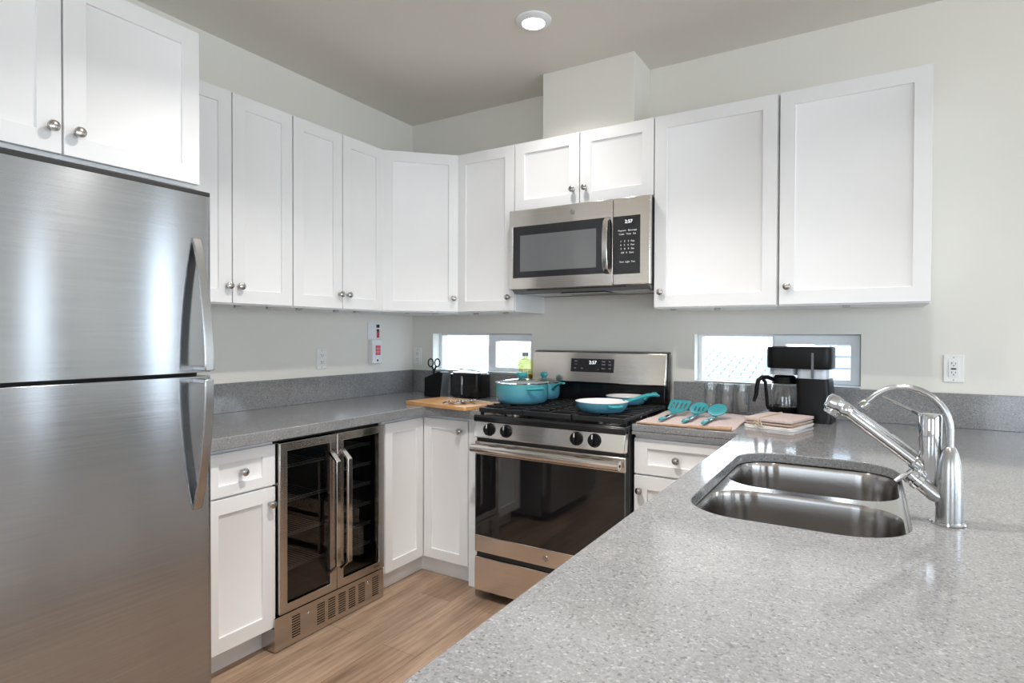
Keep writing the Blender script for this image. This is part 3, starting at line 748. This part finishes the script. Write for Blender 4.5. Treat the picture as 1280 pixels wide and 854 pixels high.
dg = obj('door_glass', box(B(), 1.0395, 1.5785, MY+.001, MY+.027, 1.5915, 1.8585), PANEL, md)
obj('viewing_window', box(B(), 1.083, 1.512, MY+.0, MY+.004, 1.623, 1.812), MWGLASS, dg, bev=.001)
pts = [(1.573, MY-.004, 1.857), (1.573, MY-.030, 1.835), (1.573, MY-.040, 1.78), (1.573, MY-.043, 1.72), (1.573, MY-.040, 1.66), (1.573, MY-.030, 1.61), (1.573, MY-.004, 1.590)]
obj('handle', strap(B(), pts, (1, 0, 0), .026, .008), STEEL_Z, md, bev=.002, ang=60)
badge(1.385, MY-.0002, 1.905, .013, md)
fc = obj('control_fascia', box(B(), DX+.002, MX1, MY, MY+.028, MZ0, MZ1), STEEL_X, t, bev=.004, seg=3)
kp = obj('control_panel', box(B(), DX+.004, 1.734, MY-.002, MY+.004, 1.583, 1.857), PANEL, fc, bev=.001)
text('clock_digits', '2:57', .022, at(1.678, MY-.0025, 1.829, FACE_Y), LEDW, kp)
texts('button_text', [(q, .0115, at(1.672, MY-.0025, z, FACE_Y)) for z, q in ((1.788, 'Popcorn   Beverage'), (1.771, 'Cook   Time   Set'), (1.737, '1    2    3   Exp'), (1.719, '4    5    6   Pwr'), (1.701, '7    8    9   Fan'), (1.683, 'Off   0   Start'), (1.640, 'Vent  Light  Tmr'))], WHITE, kp)
# underside: tapered tray, filters, lamp lens
bm = prism_yz(B(), [(-.396, MZ0-.0005), (-.36, MZ0-.020), (-.02, MZ0-.020), (-.004, MZ0-.0005)], MX0+.012, MX1-.006)
ub = obj('underside', bm, plain('microwave_underside', (.16, .165, .17), .45), t, bev=.001)
for a, b in ((1.06, 1.28), (1.56, 1.755)):
    obj('grease_filter', box(B(), a, b, -.34, -.15, MZ0-.0235, MZ0-.0195), NICKELB, ub, bev=.001)
obj('lamp_lens', box(B(), 1.30, 1.54, -.352, -.255, MZ0-.026, MZ0-.0195), PANEL, ub, bev=.002)
obj('vent_strip', box(B(), 1.12, 1.66, -.392, -.368, MZ0-.0075, MZ0-.0015), DARK, ub)

# ------------------------------------------------------------------ ceiling light
def can_light(x, y, label, power):
    t = thing('ceiling_light', label, 'ceiling light', (x, y, CEIL))
    obj('trim_ring', lathe(B(), [(.048, -.012), (.052, -.018), (.060, -.018), (.078, -.006), (.080, -.0005), (.048, -.0005)], (x, y, CEIL), 48, closed=True), TRIM, t)
    em = bpy.data.materials.get('lamp_lens') or plain('lamp_lens', (1, .96, .9), .4, emit=9)
    obj('lens', lathe(B(), [(0, -.020), (.03, -.0195), (.048, -.015), (.048, -.004), (0, -.004)], (x, y, CEIL), 40), em, t)
    l = bpy.data.lights.new('lamp', 'AREA'); l.shape = 'DISK'; l.size = .09; l.energy = power; l.color = (1, .96, .915); l.spread = radians(125)
    lo = bpy.data.objects.new('lamp', l); C.objects.link(lo); lo.parent = t; lo.location = (0, 0, -.024)
can_light(1.357, -.750, 'round white ceiling light above the stove', LAMP*.5)
for k, (x, y) in enumerate(((2.75, -1.35), (1.72, -1.78), (2.75, -2.9), (4.6, -1.6), (4.6, -4.2), (2.2, -4.9))):  # unseen lamps added to light the room; the aisle one lifts the base cabinets
    can_light(x, y, ['added unseen ceiling light above the faucet', 'added unseen fill light over the kitchen aisle', 'added unseen ceiling light above the peninsula end', 'added unseen ceiling light near the patio door', 'added unseen ceiling light over the living area', 'added unseen ceiling light behind the viewer'][k], LAMP*(.7, 2.7, 1.1, .7, .7, .7)[k])

# ------------------------------------------------------------------ outlets and wall box
def outlet(loc, rz, label, gfci=False, switch=False):
    t = thing('wall_outlet', label, 'outlet', loc, rz); L = Lmat(loc, rz)
    def add(name, bm, m, p, **k): bm.transform(L); return obj(name, bm, m, p, **k)
    pl = add('cover_plate', box(B(), -.035, .035, -.006, -.0003, -.057, .057), PLATE, t, bev=.003)
    rc = add('receptacle', box(B(), -.0175, .0175, -.0085, -.005, -.034, .034), PLATE, pl, bev=.001)
    bm = B()
    if switch: box(bm, -.004, .004, -.014, -.008, -.006, .006)
    else:
        for s in (-1, 1):
            zc = s*.019
            box(bm, -.0075, -.0055, -.0095, -.0075, zc, zc+.008); box(bm, .0055, .0075, -.0095, -.0075, zc, zc+.0065); box(bm, -.002, .002, -.0095, -.0075, zc-.0085, zc-.0045)
        if gfci: box(bm, -.009, .009, -.0098, -.0075, -.0035, .0025)
    add('toggle' if switch else 'slots', bm, GREYM if switch else DARK, rc)
    bm = B()
    for s in (-1, 1): lathe(bm, [(0, .0008), (.0025, .0004), (.003, 0)], (0, -.006, s*.047), 10, FACE_Y)
    add('cover_screws', bm, GREYM, pl)
outlet((0, -.776, 1.154), R90, 'white wall outlet on the left wall above the cooler')
outlet((2.950, 0, 1.158), 0, 'white wall outlet right of the coffee maker', gfci=True)
outlet((.050, 0, 1.146), 0, 'white wall outlet by the corner, left of the window', switch=False)
t = thing('wall_box', 'white wall-hung box with red label near the corner', 'box', (0, -.364, 1.11))
cd = obj('backing_card', box(B(), .0005, .004, -.418, -.308, 1.108, 1.368), CARD, t, bev=.001)
bxo = obj('box', box(B(), .004, .040, -.415, -.330, 1.112, 1.262), CARD, t, bev=.006, seg=3)
lb = obj('label', box(B(), .0402, .0408, -.388, -.346, 1.165, 1.225), REDM, bxo, label='red grid label')
bm = B()
for k in (1, 2): box(bm, .0408, .0411, -.388+.014*k-.0008, -.388+.014*k+.0008, 1.167, 1.223); box(bm, .0408, .0411, -.387, -.347, 1.165+.02*k-.0008, 1.165+.02*k+.0008)
obj('label_grid', bm, WHITE, lb)
obj('mark', lathe(B(), [(0, .0006), (.007, .0006), (.007, 0)], (.0401, -.370, 1.132), 16, Matrix.Rotation(radians(90), 4, 'Y')), DARK, bxo)
bm = B(); box(bm, .0041, .0048, -.345, -.318, 1.335, 1.355); obj('printed_mark', bm, DARK, cd)
bm = B(); box(bm, .0041, .0048, -.342, -.320, 1.305, 1.326); obj('printed_mark', bm, DARK, cd)
bm = B(); box(bm, .0041, .0050, -.342, -.319, 1.272, 1.312); obj('printed_mark', bm, REDM, cd, label='red printed picture')

# ------------------------------------------------------------------ pots and pans
PZ = gz+.0025
def pot(label, x, y, r, h, knob_r, loops, handle=None, glass=True):
    t = thing('cooking_pot', label, 'pot', (x, y, PZ))
    c = (x, y, PZ)
    prof = [(0, 0), (r*.84, 0), (r*.92, .006), (r*.975, .022), (r, .05), (r, h), (r-.004, h), (r-.005, .05), (r*.93, .020), (r*.82, .006), (0, .005)]
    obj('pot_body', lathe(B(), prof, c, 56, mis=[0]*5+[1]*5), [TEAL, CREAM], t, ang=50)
    ld = obj('lid', lathe(B(), [(r-.004, h+.003), (r*.86, h+.009), (r*.6, h+.016), (r*.25, h+.022), (0, h+.024)], c, 56), LIDG, t)
    obj('lid_rim', lathe(B(), [(r-.008, h+.001), (r+.003, h+.001), (r+.004, h+.005), (r-.008, h+.006)], c, 56, closed=True), CHROME, ld)
    obj('lid_knob', lathe(B(), [(0, h+.024), (knob_r*.6, h+.024), (knob_r*.62, h+.030), (knob_r*.95, h+.036), (knob_r, h+.042), (knob_r*.98, h+.052), (knob_r*.8, h+.056), (0, h+.057)], c, 28), TEALP, ld)
    for a in loops:
        ca, sa = cos(a), sin(a); pt = []
        for k in range(11):
            u = -1+2*k/10; out = r+.004+.036*(1-abs(u)**3); q = u*.042
            pt.append((x+ca*out-sa*q, y+sa*out+ca*q, PZ+h-.022+.006*(1-u*u)))
        obj('side_handle', tube(B(), pt, .0078, 12, flat=(1, 1)), TEALP, t)
    if handle is not None:
        ca, sa = cos(handle), sin(handle); pt = [(x+ca*(r-.002+s), y+sa*(r-.002+s), PZ+h-.018+z) for s, z in ((0, -.016), (.015, -.002), (.04, .012), (.07, .022), (.10, .026))]
        obj('handle', tube(B(), pt, [.011, .010, .011, .0125, .009], 14, flat=(1, .6)), TEALP, t)
    return t
pot('large teal cooking pot with glass lid on the left front burner', 1.114, -.428, .137, .100, .030, (radians(-32), radians(148)))
pot('small teal saucepan with lid behind the large pot', 1.118, -.194, .088, .088, .021, (), radians(-28))
def pan(label, x, y, r, h, ha, hl, helper=None):
    t = thing('frying_pan', label, 'frying pan', (x, y, PZ)); c = (x, y, PZ)
    prof = [(0, 0), (r*.78, 0), (r*.86, .004), (r*.95, h*.55), (r, h), (r-.0035, h+.0005), (r*.93, h*.55), (r*.84, .009), (r*.76, .006), (0, .006)]
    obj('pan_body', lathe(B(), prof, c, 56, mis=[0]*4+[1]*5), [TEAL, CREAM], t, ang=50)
    ca, sa = cos(ha), sin(ha)
    pt = [(x+ca*(r-.004+s*hl), y+sa*(r-.004+s*hl), PZ+h-.010+z) for s, z in ((0, 0), (.12, .004), (.3, .012), (.5, .022), (.7, .028), (.88, .028), (1, .023))]
    obj('handle', tube(B(), pt, [.020, .014, .0125, .014, .0155, .0150, .010], 16, flat=(1, .55)), TEALP, t)
    if helper is not None:
        ca, sa = cos(helper), sin(helper)
        pt = [(x+ca*(r*.95+o)-sa*q, y+sa*(r*.95+o)+ca*q, PZ+h-.014) for q, o in ((-.028, 0), (-.024, .018), (-.010, .026), (.010, .026), (.024, .018), (.028, 0))]
        obj('helper_handle', tube(B(), pt, .007, 12), TEALP, t)
pan('front teal frying pan with pale lining on the right burner', 1.600, -.528, .122, .046, radians(52), .19, radians(-38))
pan('rear teal frying pan with pale lining behind the front pan', 1.592, -.190, .103, .040, radians(0), .060)

# oil bottle
t = thing('oil_bottle', 'yellow-green glass bottle with grey cap behind the pots', 'bottle', (.935, -.085, CT1))
obj('glass_body', lathe(B(), [(0, .001), (.034, .001), (.039, .006), (.040, .10), (.042, .222), (.037, .236), (.016, .242), (.012, .246), (.012, .256)], (.935, -.085, CT1), 28), OIL, t)
obj('cap', lathe(B(), [(0, .256), (.017, .256), (.017, .276), (0, .276)], (.935, -.085, CT1), 24), plain('grey_cap', (.20, .23, .25), .4), t)

# ------------------------------------------------------------------ knife block, scissors, toaster, board
t = thing('knife_block', 'black knife block holding scissors by the corner window', 'knife block', (.39, -.235, CT1))
P = [(-.085, .0), (.085, .0), (.085, .090), (.0, .152), (-.085, .118)]
M = Matrix.Translation((.400, -.232, CT1)) @ Matrix.Rotation(radians(-6), 4, 'Z')
bm = B(); P = [(-.078, 0), (.050, 0), (.072, .150), (.046, .158), (-.078, .116)]
a = [bm.verts.new((x, -.034, z)) for x, z in P]; b = [bm.verts.new((x, .034, z)) for x, z in P]
bm.faces.new(a); bm.faces.new(b[::-1])
for k in range(5): bm.faces.new([a[k], a[(k+1) % 5], b[(k+1) % 5], b[k]])
bm.transform(M); kb = obj('block', bm, BLACK, t, bev=.003)
bm = B(); strap(bm, [(.0525, 0, .002), (.0735, 0, .146)], (0, 1, 0), .056, .003); bm.transform(M); obj('front_plate', bm, plain('glossy_steel_plate', (.62, .68, .76), .42, 1), kb)
t = thing('scissors', 'black-handled kitchen scissors standing in the knife block', 'scissors', (.35, -.24, 1.05))
sc_c = Vector((.378, -.236, 1.045)); RR = Vector((.86, .50, 0)).normalized()
for s in (-1, 1):
    bm = B(); cc = sc_c + RR*(s*.020) + Vector((0, 0, .076))
    ring = [cc + RR*(.0155*cos(q)) + Vector((0, 0, .024*sin(q))) for q in [2*pi*k/20 for k in range(21)]]
    tube(bm, ring, .0042, 8)
    tube(bm, [cc+Vector((0, 0, -.024)), cc*.5+(sc_c+Vector((0, 0, .03)))*.5+Vector((0, 0, -.002)), sc_c+RR*(s*-.003)+Vector((0, 0, .014)), sc_c+RR*(s*-.004)+Vector((0, 0, -.02))], [.005, .006, .005, .004], 8)
    obj('handle', bm, BLACK, t)
obj('blades', box(B(), -.006, .006, -.0015, .0015, -.03, 0, M=Matrix.Translation(sc_c+Vector((0, 0, .0)))@Matrix.Rotation(radians(30), 4, 'Z')), CHROME, t)
t = thing('toaster', 'black toaster with chrome top below the left window', 'toaster', (.575, -.13, CT1))
tb = rrect(.462, .688, -.205, -.06, .035, 6)
bm = slab(B(), tb, [], CT1+.008, CT1+.142); obj('shell', bm, BLACKM, t, bev=.010, seg=3)
bm = slab(B(), rrect(.474, .676, -.196, -.069, .03, 6), [[(.50, -.165), (.65, -.165), (.65, -.146), (.50, -.146)], [(.50, -.120), (.65, -.120), (.65, -.101), (.50, -.101)]], CT1+.142, CT1+.153)
obj('chrome_top', bm, CHROME, t, bev=.004)
obj('slot_liner', box(B(), .495, .655, -.17, -.096, CT1+.1425, CT1+.1435), DARK, t)
obj('lever', box(B(), .440, .462, -.150, -.115, CT1+.030, CT1+.046), BLACK, t, bev=.003)
bm = B()
for y in (-.205,):
    box(bm, .56, .572, y-.004, y+.002, CT1+.02, CT1+.13)
obj('front_trim', bm, CHROME, t, bev=.002)
bm = B(); tube(bm, [(.50, -.15, CT1+.153), (.498, -.15, CT1+.166), (.52, -.15, CT1+.170), (.60, -.15, CT1+.163), (.66, -.15, CT1+.158), (.662, -.15, CT1+.153)], .003, 8); obj('warming_wire', bm, CHROME, t)
for x in (.50, .65):
    for y in (-.18, -.085): obj('foot', lathe(B(), [(0, 0), (.011, 0), (.011, .008), (0, .008)], (x, y, CT1), 12), DARK, t)
t = thing('cutting_board', 'light bamboo cutting board at the inner counter corner', 'cutting board', (.74, -.53, CT1))
M = Matrix.Translation((.735, -.515, CT1)) @ Matrix.Rotation(radians(-8), 4, 'Z')
bm = slab(B(), rrect(-.225, .225, -.145, .145, .012, 4), [], .0003, .018); bm.transform(M); obj('board', bm, BAMBOO, t, bev=.003)
def cutlery(label, x, y, rz, n, g):
    T = Matrix.Translation((x, y, CT1+.0185)) @ Matrix.Rotation(rz, 4, 'Z')
    t = thing('measuring_spoon', label, 'spoon', (x, y, CT1+.0185), rz, g)
    bm = B(); lathe(bm, [(0, .0005), (.014, .003), (.023, .010), (.025, .016), (.0238, .0162), (.020, .010), (.012, .005), (0, .003)], (0, 0, 0), 20); bm.transform(T); obj('bowl', bm, CHROME, t)
    bm = B(); strap(bm, [(.024, 0, .015), (.05, 0, .013), (.125, 0, .004)], (0, 1, 0), .014, .0025); bm.transform(T); obj('handle', bm, CHROME, t)
    bm = B(); strap(bm, [(-.025, 0, .013), (-.044, 0, .006)], (0, 1, 0), .014, .006); bm.transform(T); obj('tip', bm, WOODD, t)
for k, (x, y) in enumerate(((.800, -.615), (.836, -.560), (.850, -.500))):
    cutlery(['steel measuring spoon nearest the front edge of the board', 'middle one of the three steel spoons on the board', 'steel measuring spoon furthest back on the board'][k], x, y, radians(28), k, 'steel spoons on the cutting board')

# ------------------------------------------------------------------ right counter: placemat, spatulas, napkins, glasses, coffee maker
t = thing('placemat', 'pinkish folded linen placemat under the teal spatulas', 'placemat', (1.99, -.36, CT1))
bm = B(); n = 14; rows = []
for i in range(n+1):
    row = []
    for j in range(n+1):
        x = 1.800+.392*i/n; y = -.628+.50*j/n; x += .0015*sin(j*.9); y += .004*sin(i*1.3)
        row.append((x, y, .0065+.0018*sin(i*1.1+j*.7)))
    rows.append(row)
for zz in (0, 1):
    V = [[bm.verts.new((x, y, CT1+(z if zz else .0004))) for x, y, z in r] for r in rows]
    for i in range(n):
        for j in range(n): bm.faces.new([V[i][j], V[i+1][j], V[i+1][j+1], V[i][j+1]])
    if zz == 0: V0 = V
per = [(i, 0) for i in range(n)] + [(n, j) for j in range(n)] + [(n-i, n) for i in range(n)] + [(0, n-j) for j in range(n)]
for k in range(len(per)):
    a, b = per[k], per[(k+1) % len(per)]; bm.faces.new([V0[a[0]][a[1]], V0[b[0]][b[1]], V[b[0]][b[1]], V[a[0]][a[1]]])
cl = obj('cloth', bm, CLOTHP, t, ang=70)
obj('rolled_hem', tube(B(), [(1.802+.0, -.628, CT1+.006), (1.90, -.632, CT1+.0065), (2.0, -.628, CT1+.0065), (2.1, -.632, CT1+.008), (2.19, -.628, CT1+.010)], [.004, .0045, .005, .008, .009], 10), CLOTHT, cl)
def spatula(kind, label, x0, y0, x1, y1):
    z = CT1+.0095
    t = thing('spatula' if kind == 'turner' else 'serving_spoon', label, 'spatula' if kind == 'turner' else 'spoon', (x0, y0, z))
    a = Vector((x0, y0, z)); b = Vector((x1, y1, z)); d = (b-a).normalized(); L_ = (b-a).length; s = Vector((d.y, -d.x, 0))
    T = Matrix((( s.x, d.x, 0, a.x), (s.y, d.y, 0, a.y), (0, 0, 1, a.z), (0, 0, 0, 1)))
    hl = L_-.11
    def add(nm_, bm, m, **k): bm.transform(T); return obj(nm_, bm, m, t, **k)
    add('grip', tube(B(), [(0, 0, .007), (0, .015, .009), (0, .055, .009), (0, .075, .008)], [.007, .0095, .0095, .008], 12, flat=(1, .7)), TEALS)
    add('steel_handle', strap(B(), [(0, .07, .009), (0, hl*.6, .010), (0, hl+.02, .012)], (1, 0, 0), .020, .004), CHROME, bev=.001)
    # heads are tilted up towards the camera
    H = Matrix.Translation((0, hl+.01, .010)) @ Matrix.Rotation(radians(24), 4, 'X')
    if kind == 'turner':
        O = [(-.018, 0), (.018, 0), (.045, .03), (.050, .105), (.042, .115), (-.042, .115), (-.050, .105), (-.045, .03)]
        holes = [[(x-.0045, .035), (x+.0045, .035), (x+.0045, .09), (x-.0045, .09)] for x in (-.030, -.010, .010, .030)]
    else:
        O = [(.040*cos(q), .050+.052*sin(q)) for q in [2*pi*k/28 for k in range(28)]]
        holes = [[(x-.0035, .035), (x+.0035, .035), (x+.0035, .07), (x-.0035, .07)] for x in (-.018, -.0, .018)] if kind == 'slotted' else []
    bm = slab(B(), O, holes, 0, .004)
    if kind != 'turner':
        bmesh.ops.subdivide_edges(bm, edges=bm.edges[:], cuts=1)
        for v in bm.verts: r_ = min(1, math.hypot(v.co.x/.040, (v.co.y-.05)/.052)); v.co.z += .010*r_*r_-.006
    bm.transform(H); add('head', bm, TEALS, bev=.0 if kind != 'turner' else .001, ang=50)
spatula('turner', 'teal slotted turner, leftmost on the placemat', 1.885, -.575, 1.885, -.235)
spatula('slotted', 'teal slotted spoon, middle of the three on the placemat', 1.985, -.575, 1.985, -.250)
spatula('solid', 'teal solid spoon, rightmost on the placemat', 2.065, -.575, 2.072, -.270)
# napkins
t = thing('napkin_stack', 'stack of folded linen napkins tied with twine beside the coffee maker', 'napkins', (2.33, -.37, CT1))
M0 = Matrix.Translation((2.330, -.370, CT1)) @ Matrix.Rotation(radians(-14), 4, 'Z')
z = 0; lay = [(.100, .125, .005, CLOTHW), (.098, .122, .007, CLOTHW), (.092, .115, .006, CLOTHT), (.096, .120, .006, CLOTHP), (.094, .118, .005, CLOTHT), (.098, .124, .010, CLOTHP)]
for k, (a, b, h, m) in enumerate(lay):
    bm = slab(B(), rrect(-a, a, -b, b, .018, 5), [], z+.0003, z+h); z += h+.0004
    bm.transform(M0 @ Matrix.Rotation(radians((-1)**k*2.0), 4, 'Z')); obj('napkin', bm, m, t, bev=h*.4, seg=3, ang=60)
bm = B()
P = [(0, -.128, 0.004), (0, -.129, z*.5), (0, -.122, z+.002), (0, 0, z+.0035), (0, .12, z+.002), (0, .127, z*.5)]
tube(bm, P, .003, 8); tube(bm, [(.004, -.131, z*.6), (.014, -.136, z*.75), (.018, -.134, z*.4), (.004, -.131, z*.45), (-.012, -.136, z*.7), (-.016, -.134, z*.3), (-.004, -.131, z*.5)], .003, 8)
bm.transform(M0 @ Matrix.Translation((-.035, 0, 0))); obj('twine', bm, TWINE, t)
# tumblers
def tumbler(x, y, label):
    t = thing('drinking_glass', label, 'glass', (x, y, CT1), 0, 'clear tumblers on the back counter')
    obj('glass', lathe(B(), [(0, .001), (.026, .001), (.029, .004), (.0345, .146), (.0325, .1465), (.0270, .016), (.024, .012), (0, .012)], (x, y, CT1), 32), GLASS, t, ang=50)
tumbler(1.985, -.075, 'clear tall tumbler, leftmost in the row'); tumbler(2.062, -.080, 'clear tall tumbler in the middle of the row'); tumbler(2.136, -.085, 'clear tall tumbler nearest the coffee maker')
# coffee maker (front turned to the left)
t = thing('coffee_maker', 'black drip coffee maker with glass carafe in front of right window', 'coffee maker', (2.42, -.13, CT1), 0)
M = Matrix.Translation((2.405, -.125, CT1)) @ Matrix.Rotation(radians(-6), 4, 'Z')
def cadd(n_, bm, m, p=None, **k): bm.transform(M); return obj(n_, bm, m, p or t, **k)
cadd('base_plate', slab(B(), rrect(-.165, .115, -.078, .078, .035, 8), [], .0004, .018), BLACK, bev=.004, seg=3)
cadd('hot_plate', lathe(B(), [(0, .018), (.060, .018), (.062, .022), (.056, .024), (0, .024)], (-.085, 0, 0), 32), IRON)
bm = B(); L0 = rrect(-.02, .118, -.080, .080, .025, 6); L1 = rrect(-.026, .104, -.076, .076, .025, 6)
a = [bm.verts.new((x, y, .018)) for x, y in L0]; b = [bm.verts.new((x, y, .192)) for x, y in L1]
bm.faces.new(a[::-1]); bm.faces.new(b)
for k in range(len(a)): bm.faces.new([a[k], a[(k+1) % len(a)], b[(k+1) % len(a)], b[k]])
cadd('tower', bm, BLACK)
cadd('water_tank', slab(B(), rrect(-.022, .100, -.073, .073, .025, 6), [], .1925, .233), plain('frosted_tank', (.50, .55, .60), .12), ang=40)
cadd('filter_basket', slab(B(), rrect(-.142, -.023, -.070, .070, .045, 8), [], .2045, .2335), plain('basket_smoke', (.40, .43, .46), .10), ang=40)
bm = B(); L0 = rrect(-.147, .111, -.082, .082, .040, 8); L1 = rrect(-.150, .114, -.084, .084, .040, 8)
zs = [(L0, .234), (L1, .244), (L1, .318), (rrect(-.149, .113, -.083, .083, .040, 8), .327), (rrect(-.144, .108, -.078, .078, .036, 8), .330)]
R = [[bm.verts.new((x, y, q)) for x, y in Lx] for Lx, q in zs]
bm.faces.new(R[0][::-1]); bm.faces.new(R[-1])
for a, b in zip(R, R[1:]):
    for k in range(len(a)): bm.faces.new([a[k], a[(k+1) % len(a)], b[(k+1) % len(a)], b[k]])
cadd('top_housing', bm, BLACK, ang=40)
cadd('water_gauge', box(B(), .040, .050, -.0885, -.082, .195, .305), plain('gauge_grey', (.10, .11, .12), .3), bev=.001)
# carafe stands on the hot plate
t = thing('glass_carafe', 'glass coffee carafe with black handle on the coffee maker plate', 'carafe', (2.32, -.117, CT1+.024))
cadd('glass_jug', lathe(B(), [(0, .0245), (.052, .0245), (.064, .036), (.067, .065), (.063, .115), (.053, .155), (.047, .172)], (-.085, 0, 0), 36), GLASS, t, ang=50)
cadd('base_band', lathe(B(), [(.0535, .0245), (.0665, .035), (.0690, .058), (.0675, .059), (.0645, .038)], (-.085, 0, 0), 36), BLACK, t, ang=50)
cadd('collar_band', lathe(B(), [(.0515, .162), (.0545, .162), (.0505, .186), (.0470, .186)], (-.085, 0, 0), 32, closed=True), BLACK, t)
cadd('carafe_lid', lathe(B(), [(0, .200), (.038, .199), (.048, .192), (.048, .1865), (0, .1865)], (-.085, 0, 0), 32), BLACK, t)
bm = B(); aa = radians(215)
hp = [(.048, .178), (.075, .190), (.100, .190), (.118, .176), (.124, .150), (.127, .110), (.138, .078)]
tube(bm, [(-.085+cos(aa)*r_, sin(aa)*r_, z_) for r_, z_ in hp], [.011, .012, .012, .0125, .0120, .0110, .008], 12, flat=(1, .8))
tube(bm, [(-.085+cos(aa)*r_, sin(aa)*r_, z_) for r_, z_ in ((.100, .184), (.086, .168), (.080, .11), (.076, .06), (.069, .045))], .0075, 10)
cadd('handle', bm, BLACK, t)

# ------------------------------------------------------------------ outside
o = struct('ground_outside', box(B(), -30, 40, .4, 60, -1.3, -1.2), SOIL, 'ground outside the windows', 'ground', smooth=False)
t = thing('neighbour_house', 'pale shingle-roofed neighbouring house seen through the low windows', 'house', (-1, 7, -1.2))
obj('walls', box(B(), -9, 1.5, 5.2, 10, -1.2, .29), SIDING, t)
bm = B(); v = [bm.verts.new(p) for p in ((-9.5, 4.6, .30), (1.8, 4.6, .30), (1.8, 8.2, 1.05), (-9.5, 8.2, 1.05), (-9.5, 4.6, .22), (1.8, 4.6, .22), (1.8, 8.2, .95), (-9.5, 8.2, .95))]
for f in ((0, 1, 2, 3), (4, 7, 6, 5), (0, 4, 5, 1), (1, 5, 6, 2), (2, 6, 7, 3), (3, 7, 4, 0)): bm.faces.new([v[i] for i in f])
obj('roof', bm, SHINGLE, t)
t = thing('garden_shed', 'pale sided building seen through the right window pane', 'building', (3, 4.6, -1.2))
obj('walls', box(B(), 2.15, 4.6, 3.8, 6, -1.2, 1.9), SIDING, t)
obj('roof', box(B(), 2.05, 4.7, 3.7, 6.1, 1.9, 2.0), SHINGLE, t)
